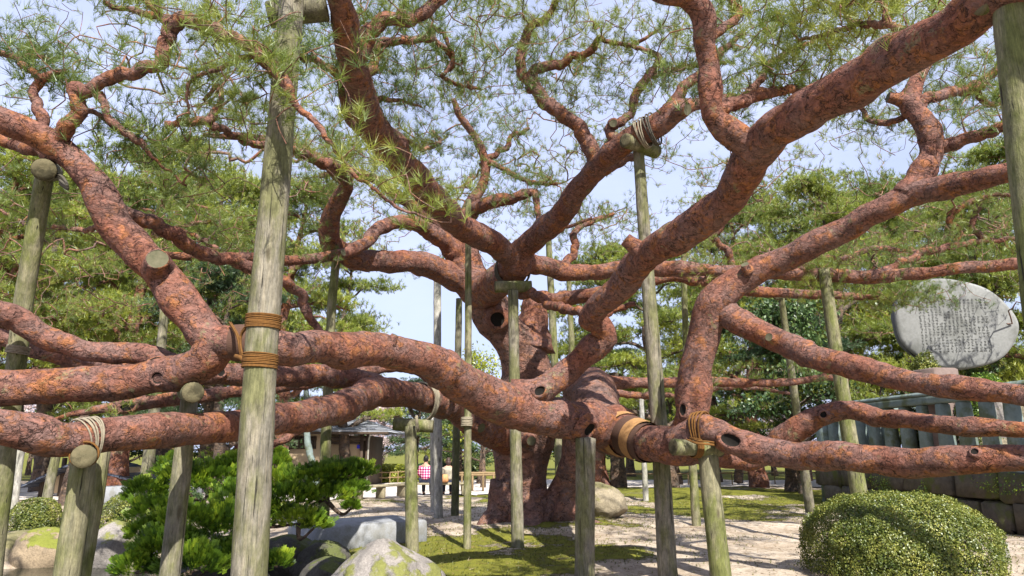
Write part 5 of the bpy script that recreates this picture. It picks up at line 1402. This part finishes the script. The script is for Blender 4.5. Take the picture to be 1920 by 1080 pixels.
# every sprig: a short twig feathered with flat needles in two rows
def sprigs(C, D, rnd, per=12, L=0.085, leafl=0.026, leafw=0.0055, var=None):
    n = len(C)
    s = np.cross(D, rnd.normal(0, 1, (n, 3))); s /= np.linalg.norm(s, axis=1)[:, None]
    V = np.empty((n, per, 4, 3))
    for k in range(per):
        t = (k // 2 + 0.5) / (per / 2); sg = 1 if k % 2 else -1
        b = C + D * (L * (t - 0.5))
        l = (s * sg * (1.0 - 0.3 * t) + D * (0.55 + 0.5 * t)) ; l /= np.linalg.norm(l, axis=1)[:, None]
        wv = np.cross(l, np.cross(D, s)); wv /= np.linalg.norm(wv, axis=1)[:, None]
        V[:, k, 0] = b; V[:, k, 1] = b + l * leafl * .5 + wv * leafw; V[:, k, 2] = b + l * leafl; V[:, k, 3] = b + l * leafl * .5 - wv * leafw
    F = np.arange(n * per * 4).reshape(-1, 4)
    return V.reshape(-1, 3), F, np.repeat(np.clip(var, 0, 1), per * 4)
print('yew sprigs', len(sp_c))
V, F, va = sprigs(sp_c, sp_d, rdy, 8, 0.060, 0.034, 0.0085, 0.45 + 0.45 * vnoise(sp_c * 5.0) + rdy.normal(0, 0.15, len(sp_c)))
foliage_obj('foliage', V, F, va, YEWLEAF, yew)
ymb.build('stems', GREYBARK, yew)

# ------------------------------------------------------------------ stone precinct on the right
def along(x, y, z): return G(x, y, z)
fa = np.array([9.95, 12.2]); fb = np.array([9.05, 20.2])       # foot line of the wall
fdir = (fb - fa) / np.linalg.norm(fb - fa); fang = math.atan2(fdir[1], fdir[0]); flen = float(np.linalg.norm(fb - fa))
fn = np.array([-fdir[1], fdir[0]])                               # outward (towards the camera side)
if fn[0] > 0: fn = -fn
wall = empty('stone_wall', (fb[0], fb[1], 0), 'low mossy wall of rough dark stones under the stone fence', 'wall')
rdw = np.random.default_rng(4)
core = MB(); mc_ = (fa + fb) / 2 - fn * 0.42
core.box((mc_[0], mc_[1], 0.48), (flen - 0.1, 0.7, 1.18), rotz(fang), 1.0, 0.02)
core.build('wall_core', WALLST, wall, False)
def stone_mesh(seed, sx, sy, sz):
    rd = np.random.default_rng(seed)
    m = MB(); m.box((0, 0, 0), (sx, sy, sz), None, rd.uniform(0.9, 0.98), min(sx, sy, sz) * 0.16)
    V, F = m.get(); V = V + rd.normal(0, 0.032, V.shape)
    return V, F
zc = -0.06
for row, hgt in enumerate((0.62, 0.54)):
    s = -0.1 + 0.3 * (row % 2)
    k = 0
    while s < flen:
        w = rdw.uniform(0.7, 1.7)
        V, F = stone_mesh(100 + row * 40 + k, w - 0.03, 0.34, hgt - 0.025)
        c = fa + fdir * (s + w / 2) + fn * (0.02 + rdw.uniform(-0.03, 0.03))
        V = V @ rotz(fang + rdw.uniform(-0.03, 0.03)).T + np.array([c[0], c[1], zc + hgt / 2])
        obj_np('stone', V, F, WALLST, wall, False)
        s += w; k += 1
    zc += hgt
# end face of the wall, towards the lawn
for row in range(3):
    V, F = stone_mesh(300 + row, 0.9, 0.3, 0.36)
    c = fb - fn * 0.40 + fdir * 0.06
    obj_np('stone', V @ rotz(fang + math.pi / 2).T + np.array([c[0], c[1], 0.13 + row * 0.38]), F, WALLST, wall, False)
wtop = zc
fence = empty('stone_fence', (fb[0], fb[1], wtop), 'blue green stone fence of thick posts under a stone rail', 'fence')
m = MB(); c = (fa + fb) / 2 - fn * 0.12
m.box((c[0], c[1], wtop + 0.07), (flen + 0.1, 0.42, 0.16), rotz(fang), 0.97, 0.02); m.build('base_course', BALUST, fence, False)
ztop = 2.72
npost = 13
for k in range(npost):
    s = 0.25 + k * (flen - 0.55) / (npost - 1)
    c = fa + fdir * s - fn * 0.12
    w = 0.30
    m = MB()
    zz0, zz1 = wtop + 0.14, ztop - 0.14
    m.box((c[0], c[1], (zz0 + zz1) / 2), (w, w, zz1 - zz0), rotz(fang + rdw.uniform(-.02, .02)), rdw.uniform(0.80, 0.86), 0.05)
    m.build('fence_post', BALUST, fence, False)
c = (fa + fb) / 2 - fn * 0.12
m = MB(); m.box((c[0], c[1], ztop - 0.06), (flen + 0.2, 0.30, 0.20), rotz(fang), 0.96, 0.03); m.build('rail', BALUST, fence, False)
m = MB(); m.box((c[0], c[1], ztop + 0.075), (flen + 0.3, 0.40, 0.09), rotz(fang), 0.90, 0.03); m.build('rail_cap', BALUST, fence, False)
c = fb + fdir * 0.10 - fn * 0.12
m = MB(); m.box((c[0], c[1], 1.22), (0.46, 0.46, 2.6), rotz(fang), 0.94, 0.04); m.build('corner_post', BALUST, fence, False)
# return of the fence along the lawn side
for k in range(5):
    c = fb + fdir * 0.10 - fn * (0.75 + k * 0.62)
    m = MB(); m.box((c[0], c[1], 1.30), (0.30, 0.30, 2.3), rotz(fang), 0.84, 0.05); m.build('fence_post', BALUST, fence, False)
c = fb + fdir * 0.10 - fn * 2.0
m = MB(); m.box((c[0], c[1], ztop - 0.05), (0.30, 3.4, 0.22), rotz(fang), 0.95, 0.03); m.build('rail', BALUST, fence, False)
# ground vines and moss tufts on the wall foot
rdv = np.random.default_rng(14)
n = 16000
s = rdv.uniform(0, flen * 0.75, n); zz = np.abs(rdv.normal(0, 0.38, n)); zz = np.clip(zz, 0, 1.2)
keep = vnoise(np.stack([s * 1.3, zz * 2.2, np.zeros(n)], 1)) > 0.05
s, zz = s[keep], zz[keep]
pp = fa[None] + fdir[None] * s[:, None] + fn[None] * (0.22 + 0.06 * rdv.uniform(0, 1, len(s)) + 0.25 * np.clip(0.35 - zz, 0, 1))[:, None]
cen = np.column_stack([pp, zz])
V, F, va = leaf_arrays(cen, np.tile(np.array([fn[0], fn[1], 0.8]), (len(s), 1)), rdv, 0.042, 0.6, 0.6)
vine = empty('wall_creeper', (fa[0], fa[1], 0), 'green creeper growing over the foot of the stone wall', 'creeper')
foliage_obj('leaves', V, F, va, YEWLEAF, vine)
# earth and stones inside the precinct
terr = MB(); cc = (fa + fb) / 2 - fn * 6.2
terr.box((cc[0], cc[1], 0.55), (flen + 0.4, 11.0, 1.1), rotz(fang), 1.0, 0.05)
o = terr.build('terrace', WALLST, None, False, 'structure')

# the inscribed stone disc
MY = 17.6
mcen = P(1785, 608, MY)
mono = empty('stone_monument', (mcen[0], mcen[1] + 0.2, 1.1), 'great upright oval stone disc carved with columns of writing', 'monument')
mrx, mrz = M(104, 1785, 608, MY), M(84, 1785, 608, MY)
roll = math.radians(-13)
yaw = math.radians(-12)
def disc_pt(a, r, yy):
    x, z = mrx * r * math.cos(a), mrz * r * math.sin(a)
    sq = 1 + 0.02 * math.sin(3 * a + 1) + 0.012 * math.sin(7 * a)
    x, z = x * sq, z * sq
    return np.array([x * math.cos(roll) - z * math.sin(roll), yy, x * math.sin(roll) + z * math.cos(roll)])
Rm = rotz(yaw)
leanm = math.radians(6)
RL = np.array([[1, 0, 0], [0, math.cos(leanm), -math.sin(leanm)], [0, math.sin(leanm), math.cos(leanm)]])
def tom(p): return Rm @ (RL @ p) + mcen
N = 72
rows = [(0.001, -0.19), (0.5, -0.195), (0.93, -0.19), (0.985, -0.17), (1.0, -0.12)]
V = [tom(disc_pt(2 * math.pi * k / N, r, yy)) for r, yy in rows for k in range(N)]
Q = [(i * N + k, i * N + (k + 1) % N, (i + 1) * N + (k + 1) % N, (i + 1) * N + k) for i in range(len(rows) - 1) for k in range(N)]
obj_np('face', np.array(V), [np.array(Q)], MONU, mono)
rows = [(1.0, -0.125), (1.01, 0.0), (1.0, 0.14), (0.95, 0.22), (0.5, 0.24), (0.001, 0.24)]
V = np.array([tom(disc_pt(2 * math.pi * k / N, r, yy)) for r, yy in rows for k in range(N)])
V += 0.02 * np.stack([vnoise(V * 4 + 9 * k) for k in range(3)], 1)
obj_np('rough_edge', V, [np.array(Q if False else [(i * N + k, i * N + (k + 1) % N, (i + 1) * N + (k + 1) % N, (i + 1) * N + k) for i in range(len(rows) - 1) for k in range(N)])], MONUDARK, mono)
# carved writing: too worn to read, rows of small cut strokes in columns
rdt = np.random.default_rng(77)
ins = MB()
ncol, nrow = 17, 19
for i in range(ncol):
    for j in range(nrow):
        u = -0.55 + 1.06 * i / (ncol - 1); v = 0.52 - 1.12 * j / (nrow - 1)
        if u * u * 1.2 + v * v > 0.72 or rdt.random() < 0.05: continue
        if i > ncol - 4 and (j % 5 == 4): continue
        gx_, gz_ = u * mrx, v * mrz
        hs = 0.030
        for q in range(5):
            hor = rdt.random() < 0.55
            ln_ = hs * rdt.uniform(0.7, 1.5)
            c0 = np.array([gx_ + rdt.uniform(-hs, hs) * .7, -0.1995, gz_ + rdt.uniform(-hs, hs) * .8])
            sz = (ln_, 0.006, 0.009) if hor else (0.009, 0.006, ln_)
            m = MB(); m.box((0, 0, 0), sz); Vb, Fb = m.get()
            ins.add(np.array([tom(p + c0) for p in Vb]), Fb)
V, F = ins.get()
obj_np('inscription', V, F, INK, mono, False, 'stuff')
# plinth rocks
def plain_block(name, label, c, size, mat, rz=0, cat='stone', taper=0.95):
    m = MB(); m.box((0, 0, 0), size, rotz(rz), taper, 0.03)
    V, F = m.get(); V = V + np.random.default_rng(int(abs(c[0] * 100))).normal(0, 0.012, V.shape)
    o = obj_np(name, V + np.array([0, 0, size[2] / 2]), F, mat, None, False)
    o.location = c
    return tag(o, label, cat)
q = P(1755, 720, 16.2); plain_block('stone_pillar', 'square brown stone pillar in front of the carved disc', (q[0], q[1], 1.05), (0.75, 0.7, 2.35), BROWNST, 0.3)
rock('plinth_rock', 'rough pale rock carrying the carved disc', (mcen[0] + 0.5, mcen[1] + 0.3, 1.75), (1.9, 1.0, 1.25), 51, ROCKB, 0.1)
q = P(1852, 725, 15.5); rock('precinct_rock', 'rough white rock standing behind the fence rail', (q[0], q[1], 2.2), (0.42, 0.4, 1.0), 52, ROCK, 0.1)
q = atpx(1905, 15.0); rock('precinct_rock', 'pale rock face seen between the fence posts', (q[0] + 0.6, q[1] + 1.0, 1.6), (1.2, 1.6, 1.0), 53, ROCKB, 0.4)
q = P(1736, 700, 16.9)
dome_bush('brownish leafy bush in front of the carved disc', (q[0], q[1]), 0.48, 0.42, P(1736, 690, 16.9)[2] + 0.35 - 1.08, 14000, 61, 0.05, AZALEA, group='precinct bushes')
bpy.data.objects[[o.name for o in bpy.data.objects if o.get('label') == 'brownish leafy bush in front of the carved disc'][0]].location.z = 1.08
q = P(1838, 715, 15.8)
dome_bush('light green bush behind the fence rail', (q[0], q[1]), 0.7, 0.6, P(1838, 742, 15.8)[2] + 0.5 - 1.08, 14000, 62, 0.05, YEWLEAF, group='precinct bushes')
bpy.data.objects[[o.name for o in bpy.data.objects if o.get('label') == 'light green bush behind the fence rail'][0]].location.z = 1.08

# ------------------------------------------------------------------ tea house
TH = 31.0
t0 = P(520, 880, TH); t1 = P(694, 880, TH)
th = empty('tea_house', ((t0[0] + t1[0]) / 2, TH + 2, 0), 'tan plastered tea house with a low grey roof behind the shrub', 'house')
def tb(name, x0, x1, y0, y1, z0, z1, mat, parent=None, bev=0.01):
    m = MB(); m.box(((x0 + x1) / 2, (y0 + y1) / 2, (z0 + z1) / 2), (x1 - x0, y1 - y0, z1 - z0), None, 1.0, bev)
    return m.build(name, mat, parent or th, False)
def thx(px): return P(px, 840, TH)[0]
def thz(py): return P(620, py, TH)[2]
xl, xr = thx(505), thx(690)
zw = thz(812)
tb('wall', xl, thx(610), TH + 0.05, TH + 3.8, 0.0, zw, PLASTER)
tb('wall', thx(614), thx(676), TH + 0.25, TH + 3.8, 0.0, zw - 0.1, PLASTER)
tb('wall', thx(676), xr - 0.05, TH + 0.35, TH + 3.8, 0.0, zw - 0.1, DARKWOOD)
for px in (506, 540, 612, 678, 689):
    x = thx(px); tb('post', x - 0.07, x + 0.07, TH - 0.06, TH + 0.08, 0.0, zw, DARKWOOD)
tb('lintel', thx(612), xr, TH - 0.03, TH + 0.12, thz(826), thz(819), DARKWOOD)
tb('lintel', thx(612), thx(680), TH + 0.02, TH + 0.22, thz(833), thz(829), DARKWOOD)
w = tb('window', thx(542), thx(592), TH - 0.02, TH + 0.06, thz(842), thz(818), DARKWOOD)
for k in range(13):
    x = thx(544) + k * (thx(590) - thx(544)) / 12
    tb('slat', x - 0.018, x + 0.018, TH - 0.06, TH - 0.015, thz(841), thz(819), GREYBARK, w, 0.004)
tb('floor_step', thx(520), thx(640), TH - 1.3, TH - 0.1, 0.0, 0.28, GRANITE)
x = thx(672); tb('hanging_lantern', x - 0.08, x + 0.08, TH + 0.04, TH + 0.2, thz(841), thz(834), BLUEP)
m = MB(); m.tube([(thx(688) + 0.25, TH - 0.35, thz(808)), (thx(688) + 0.12, TH - 0.1, thz(816)), (thx(688) + 0.08, TH - 0.08, thz(826)), (thx(688) + 0.08, TH - 0.08, 0)], 0.04, 8); m.build('drain_pipe', POLEGREY, th)
# roof: low hipped roof with a raised ridge, of separate board courses
ex0, ex1 = thx(486), thx(732)
ze = thz(808)
def roof_slab(name, pts, thick, mat, parent):
    p = np.array(pts, float); V = np.vstack([p, p - np.array([0, 0, thick])]); n = len(p)
    F4 = [[i, (i + 1) % n, n + (i + 1) % n, n + i] for i in range(n)]
    if n == 4: F4 += [[0, 3, 2, 1][::-1], [4, 5, 6, 7][::-1]]
    T3 = [[0, 1, 2], [3, 5, 4]] if n == 3 else np.zeros((0, 3), int)
    return obj_np(name, V, [np.array(F4), np.array(T3)], mat, parent, False)
rx0, rx1 = thx(560), thx(662)
zr = thz(782)
ys, yb_, ym = TH - 0.75, TH + 4.6, TH + 1.9
roof = empty('roof', (0, 0, 0)); roof.parent = th
nc = 7
for k in range(nc):
    a0, a1 = k / nc, (k + 1.06) / nc
    lerp = lambda p, q_, t: np.array(p) * (1 - t) + np.array(q_) * t
    up = np.array([0, 0, 0.02 * (k % 2) + 0.012])
    roof_slab('roof_course', [lerp((ex0, ys, ze), (rx0, ym, zr), a0) + up, lerp((ex1, ys, ze), (rx1, ym, zr), a0) + up, lerp((ex1, ys, ze), (rx1, ym, zr), a1), lerp((ex0, ys, ze), (rx0, ym, zr), a1)], 0.06, ROOFM, roof)
    roof_slab('roof_course', [lerp((ex1, ys, ze), (rx1, ym, zr), a0) + up, lerp((ex1, yb_, ze), (rx1, ym, zr), a0) + up, lerp((ex1, yb_, ze), (rx1, ym, zr), a1), lerp((ex1, ys, ze), (rx1, ym, zr), a1)], 0.06, ROOFM, roof)
roof_slab('roof_course', [(ex1, yb_, ze), (ex0, yb_, ze), (rx0, ym, zr), (rx1, ym, zr)], 0.06, ROOFM, roof)
roof_slab('roof_course', [(ex0, yb_, ze), (ex0, ys, ze), (rx0, ym, zr), (rx0, ym + 0.01, zr)], 0.06, ROOFM, roof)
m = MB(); m.box(((rx0 + rx1) / 2, ym, zr + 0.05), (rx1 - rx0 + 0.3, 0.30, 0.16), None, 0.8, 0.03); m.build('ridge', ROOFB, roof, False)
m = MB(); m.box(((ex0 + ex1) / 2, ys + 0.06, ze - 0.10), (ex1 - ex0, 0.10, 0.12), None, 1, 0.01); m.build('eave_board', DARKWOOD, roof, False)
for k in range(16):
    x = ex0 + 0.2 + k * (ex1 - ex0 - 0.4) / 15
    m = MB(); m.box((x, ys + 0.55, ze - 0.06 + 0.02), (0.07, 0.9, 0.08), None, 1, 0.006); m.build('rafter', DARKWOOD, roof, False)

# roofed shed on the left
SY = 24.0
s0, s1 = P(50, 900, SY), P(245, 900, SY)
shed = empty('roofed_shed', (P(140, 900, SY)[0], SY + 1, 0), 'small dark shed with a slanting blue black roof on the left', 'shed')
def sz_(py): return P(120, py, SY)[2]
xa, xb = P(72, 900, SY)[0], P(222, 900, SY)[0]
m = MB(); m.box(((xa + xb) / 2, SY + 1.4, sz_(905) / 2 + 0.3), (xb - xa, 2.4, sz_(885)), None, 1, 0.01); m.build('wall', PLASTER, shed, False)
for px in (74, 110, 150, 190, 220):
    x = P(px, 900, SY)[0]; m = MB(); m.box((x, SY + 0.17, 0.65), (0.12, 0.12, 1.3), None, 1, 0.01); m.build('post', DARKWOOD, shed, False)
rdg = P(165, 868, SY + 0.5)
for k in range(6):
    t0_, t1_ = k / 6, (k + 1.08) / 6
    L0 = P(38, 912, SY - 0.4); 
    p0 = L0 * (1 - t0_) + rdg * t0_; p1 = L0 * (1 - t1_) + rdg * t1_
    roof_slab('roof_course', [(p0[0], SY - 0.5, p0[2] + 0.02), (p0[0], SY + 3, p0[2] + 0.02), (p1[0], SY + 3, p1[2]), (p1[0], SY - 0.5, p1[2])], 0.07, ROOFB, shed)
    L0 = P(275, 905, SY - 0.4)
    p0 = L0 * (1 - t0_) + rdg * t0_; p1 = L0 * (1 - t1_) + rdg * t1_
    roof_slab('roof_course', [(p0[0], SY + 3, p0[2] + 0.02), (p0[0], SY - 0.5, p0[2] + 0.02), (p1[0], SY - 0.5, p1[2]), (p1[0], SY + 3, p1[2])], 0.07, ROOFB, shed)
# flat stone wall / channel behind the hedge
q0, q1 = P(210, 925, 19.5), P(340, 905, 21.5)
m = MB(); m.box((*((q0 + q1) / 2)[:2], 0.28), (3.4, 0.5, 0.6), rotz(math.atan2(q1[1] - q0[1], q1[0] - q0[0])), 1, 0.03)
o = m.build('low_stone_kerb', GRANITE, None, False); tag(o, 'low grey stone kerb behind the clipped hedge bush', 'kerb')

# ------------------------------------------------------------------ benches and seated people
def bench(label, a, c, zt=0.42, d=0.42):
    a, c = np.array(a), np.array(c)
    mid = (a + c) / 2; L = np.linalg.norm((c - a)[:2]); an = math.atan2(c[1] - a[1], c[0] - a[0])
    e = empty('bench', (mid[0], mid[1], 0.0), label, 'bench', 'benches by the path')
    for k in range(3):
        off = rotz(an) @ np.array([0, (k - 1) * d / 3, 0])
        m = MB(); m.box((mid[0] + off[0], mid[1] + off[1], zt), (L, d / 3 - 0.012, 0.07), rotz(an), 1, 0.008); m.build('seat_board', BENCHW, e, False)
    for t in (0.1, 0.5, 0.9):
        p = a + (c - a) * t
        m = MB(); m.box((p[0], p[1], (zt - 0.035) / 2 + 0.05), (0.13, d * 0.8, zt - 0.0), rotz(an), 1, 0.01); m.build('leg', BENCHW, e, False)
    return e
b1a, b1b = G(660, 940), G(762, 932)
bench('empty wooden bench by the path right of the yew shrub', b1a, b1b)
BYY = 24.6
pb = P(800, 905, BYY)
bench('wooden bench on which the couple sits', (pb[0] - 0.9, BYY, 0), (pb[0] + 1.5, BYY + 0.35, 0))
def skin_body(name, joints, edges, radii, mat, parent, root=0, sub=2):
    me = bpy.data.meshes.new(name)
    me.from_pydata([tuple(j) for j in joints], edges, [])
    o = bpy.data.objects.new(name, me); COL.objects.link(o)
    sm = o.modifiers.new('skin', 'SKIN'); sm.use_smooth_shade = True
    for i, r_ in enumerate(radii): me.skin_vertices[0].data[i].radius = r_ if isinstance(r_, tuple) else (r_, r_)
    me.skin_vertices[0].data[root].use_root = True
    sb = o.modifiers.new('sub', 'SUBSURF'); sb.levels = sub; sb.render_levels = sub
    me.materials.append(mat); o.parent = parent
    return o
def ellipsoid(name, c, r, mat, parent, cut=None, amp=0.0):
    bm = bmesh.new(); bmesh.ops.create_uvsphere(bm, u_segments=20, v_segments=14, radius=1)
    V = np.array([v.co[:] for v in bm.verts]); Q = [[v.index for v in f.verts] for f in bm.faces]; bm.free()
    if cut: V = cut(V)
    V = V * np.array(r) + np.array(c)
    me = bpy.data.meshes.new(name); me.from_pydata([tuple(v) for v in V], [], Q)
    return link(name, me, mat, parent)
def seated_person(label, loc, rz, shirt, hair, trousers, long_hair=False, s=1.0, bag=False):
    """sits facing +Y (away from the camera) on a 0.42 m seat, local origin on the ground under the hips"""
    e = empty('person', loc, label, 'person', 'couple on the bench'); e.rotation_euler = (0, 0, rz); e.scale = (s,) * 3
    z = 0.53
    J = [(0, 0, z), (0, 0.02, z + 0.17), (0, 0.0, z + 0.36), (0, 0.02, z + 0.50), (0, 0.04, z + 0.57), (0, 0.055, z + 0.66), (0, 0.06, z + 0.76),
         (-0.17, 0.0, z + 0.44), (-0.235, 0.06, z + 0.20), (-0.16, 0.27, z + 0.10), (-0.10, 0.36, z + 0.09),
         (0.17, 0.0, z + 0.44), (0.235, 0.06, z + 0.20), (0.16, 0.27, z + 0.10), (0.10, 0.36, z + 0.09),
         (-0.10, 0.06, z - 0.02), (-0.13, 0.44, z + 0.0), (-0.13, 0.48, 0.10), (-0.13, 0.62, 0.05),
         (0.10, 0.06, z - 0.02), (0.13, 0.44, z + 0.0), (0.13, 0.48, 0.10), (0.13, 0.62, 0.05)]
    E = [(0, 1), (1, 2), (2, 3), (3, 4), (4, 5), (5, 6), (3, 7), (7, 8), (8, 9), (9, 10), (3, 11), (11, 12), (12, 13), (13, 14), (0, 15), (15, 16), (16, 17), (17, 18), (0, 19), (19, 20), (20, 21), (21, 22)]
    Rr = [(0.155, 0.115), (0.14, 0.10), (0.165, 0.11), (0.10, 0.08), 0.056, (0.082, 0.09), (0.07, 0.085), 0.062, 0.048, 0.04, 0.035, 0.062, 0.048, 0.04, 0.035, 0.09, 0.068, 0.05, 0.04, 0.09, 0.068, 0.05, 0.04]
    skin_body('body', J, E, Rr, SKIN, e)
    Js = [J[i] for i in (0, 1, 2, 3, 7, 8, 9, 11, 12, 13)]
    skin_body('shirt', Js, [(0, 1), (1, 2), (2, 3), (3, 4), (4, 5), (5, 6), (3, 7), (7, 8), (8, 9)], [(0.185, 0.15), (0.175, 0.135), (0.19, 0.135), (0.115, 0.10), 0.085, 0.072, 0.056, 0.085, 0.072, 0.056], shirt, e)
    Jt = [J[i] for i in (0, 15, 16, 17, 19, 20, 21)]
    skin_body('trousers', Jt, [(0, 1), (1, 2), (2, 3), (0, 4), (4, 5), (5, 6)], [(0.17, 0.12), 0.105, 0.082, 0.062, 0.105, 0.082, 0.062], trousers, e)
    def cut(V):
        V = V.copy()
        f = np.clip(V[:, 1], 0, 1)
        V[:, 2] = np.where((V[:, 1] > 0.3) & (V[:, 2] < 0.35), 0.35 + 0.1 * V[:, 2], V[:, 2])
        return V
    ellipsoid('hair', (0, 0.045, z + 0.725), (0.093, 0.112, 0.125), hair, e, cut)
    if long_hair: ellipsoid('hair', (0, -0.02, z + 0.64), (0.088, 0.06, 0.12), hair, e)
    for sx in (-1, 1): ellipsoid('ear', (sx * 0.088, 0.06, z + 0.69), (0.014, 0.024, 0.034), SKIN, e)
    ellipsoid('shoe', (-0.13, 0.58, 0.045), (0.05, 0.13, 0.045), DARKWOOD, e); ellipsoid('shoe', (0.13, 0.58, 0.045), (0.05, 0.13, 0.045), DARKWOOD, e)
    return e
pm_ = P(797, 905, BYY)
seated_person('seated person in a pink and white checked shirt, back turned', (pm_[0], BYY + 0.02, 0.0), -0.05, PLAID, HAIR, NAVY)
pw = P(839, 905, BYY)
seated_person('seated person in a khaki shirt beside the checked shirt', (pw[0], BYY + 0.25, 0.0), 0.15, KHAKI, HAIRB, NAVY, True, 0.95)
m = MB(); bx_ = P(834, 900, BYY)
m.box((0, 0, 0.15), (0.26, 0.14, 0.28), None, 0.85, 0.04)
bag = obj_np('shoulder_bag', *m.get(), ORANGE); bag.location = (bx_[0], BYY - 0.02, 0.455); tag(bag, 'orange tan bag standing on the bench by the khaki shirt', 'bag')

# low bamboo rail fences
def rail_fence(label, a, c, h, n, rails=(1.0,), r=0.035):
    a, c = np.array(a, float), np.array(c, float)
    e = empty('low_fence', (*((a + c) / 2)[:2], 0), label, 'fence', 'low fences along the path')
    for k in range(n):
        p = a + (c - a) * k / (n - 1)
        m = MB(); m.tube([(p[0], p[1], -0.1), (p[0], p[1], h * 1.04)], r * 0.9, 8, 0.05); m.build('fence_post', FENCEW, e)
    for f in rails:
        m = MB(); m.tube([(*(a + (c - a) * t)[:2], h * f + random.uniform(-.01, .01)) for t in np.linspace(0, 1, 10)], r, 8, 0.05); m.build('rail', FENCEW, e)
    return e
rail_fence('brown rail fence between the seated couple and the trunk', (*P(846, 900, 27)[:2], 0), (*P(945, 900, 27.5)[:2], 0), 0.70, 6, (1.0, 0.9), 0.045)
rail_fence('low wire fence at the far edge of the moss lawn', (*P(1120, 890, 32)[:2], 0), (*P(1530, 890, 34)[:2], 0), 0.55, 11, (0.95,), 0.03)
rail_fence('thin low bamboo fence right of the tea house', (*P(700, 890, 34)[:2], 0), (*P(790, 890, 36)[:2], 0), 0.55, 7, (0.95, 0.5), 0.03)

# stakes
def stake(label, x, y0, y1, w):
    b = G(x, y1); Y = b[1]
    h = P(x, y0, Y)[2]; rr = M(w, x, y1, Y) / 2
    e = empty('wooden_stake', (b[0], b[1], 0), label, 'stake')
    m = MB(); m.tube([(b[0], b[1], -0.12), (b[0] + 0.01, b[1], h * 0.5), (b[0] + 0.02, b[1], h)], [rr * 1.05, rr, rr * 0.95], 10, 0.06, False); m.build('post', POLEGREY, e)
    V, Q = lathe([(rr * 0.97, -0.004), (rr * 0.6, 0.004), (0.001, 0.004)], 10); obj_np('cut_top', V + np.array([b[0] + 0.02, b[1], h]), [Q], CUTWOOD, e)
stake('short pale stake beside the large azalea dome', 1516, 962, 1003, 10)
stake('cut brown stake on the sand below the stone wall', 1884, 1016, 1046, 17)

# ------------------------------------------------------------------ litter on the ground
rdl = np.random.default_rng(66)
n = 26000
lx = rdl.uniform(-7, 11, n); ly = rdl.uniform(8.5, 22, n)
mm = moss_map(lx, ly)
sel = (mm + 0.25 * rdl.normal(0, 1, n) > 0.24) & (pond_f(lx, ly) > 1.1)
cx_, cy_ = lx[sel], ly[sel]
cen = np.column_stack([cx_, cy_, height(cx_, cy_) + 0.004])
V, F, va = needle_arrays(cen, np.tile([0, 0, 1.0], (len(cen), 1)), rdl, 6, 0.035, 0.007, 0.8, None)
o = foliage_obj('moss_cover', V, F, va, MOSSLEAF, None); tag(o, 'low green moss and grass growing in patches on the sandy soil', 'moss')
n = 9000
lx = rdl.uniform(-6, 11, n); ly = rdl.uniform(8.5, 21, n); k = pond_f(lx, ly) > 1.1; lx, ly = lx[k], ly[k]
cen = np.column_stack([lx, ly, height(lx, ly) + 0.008])
V, F, va = needle_arrays(cen, np.column_stack([rdl.normal(0, 1, len(lx)), rdl.normal(0, 1, len(lx)), np.full(len(lx), 0.05)]), rdl, 2, 0.09, 0.005, 0.2, None)
DRYN = leaf_material('dry_needles', (0.10, 0.06, 0.03), (0.18, 0.11, 0.05), (0.28, 0.19, 0.10), 0.1)
o = foliage_obj('fallen_needles', V, F, va, DRYN, None); tag(o, 'dry brown fallen needles strewn over the soil', 'litter')
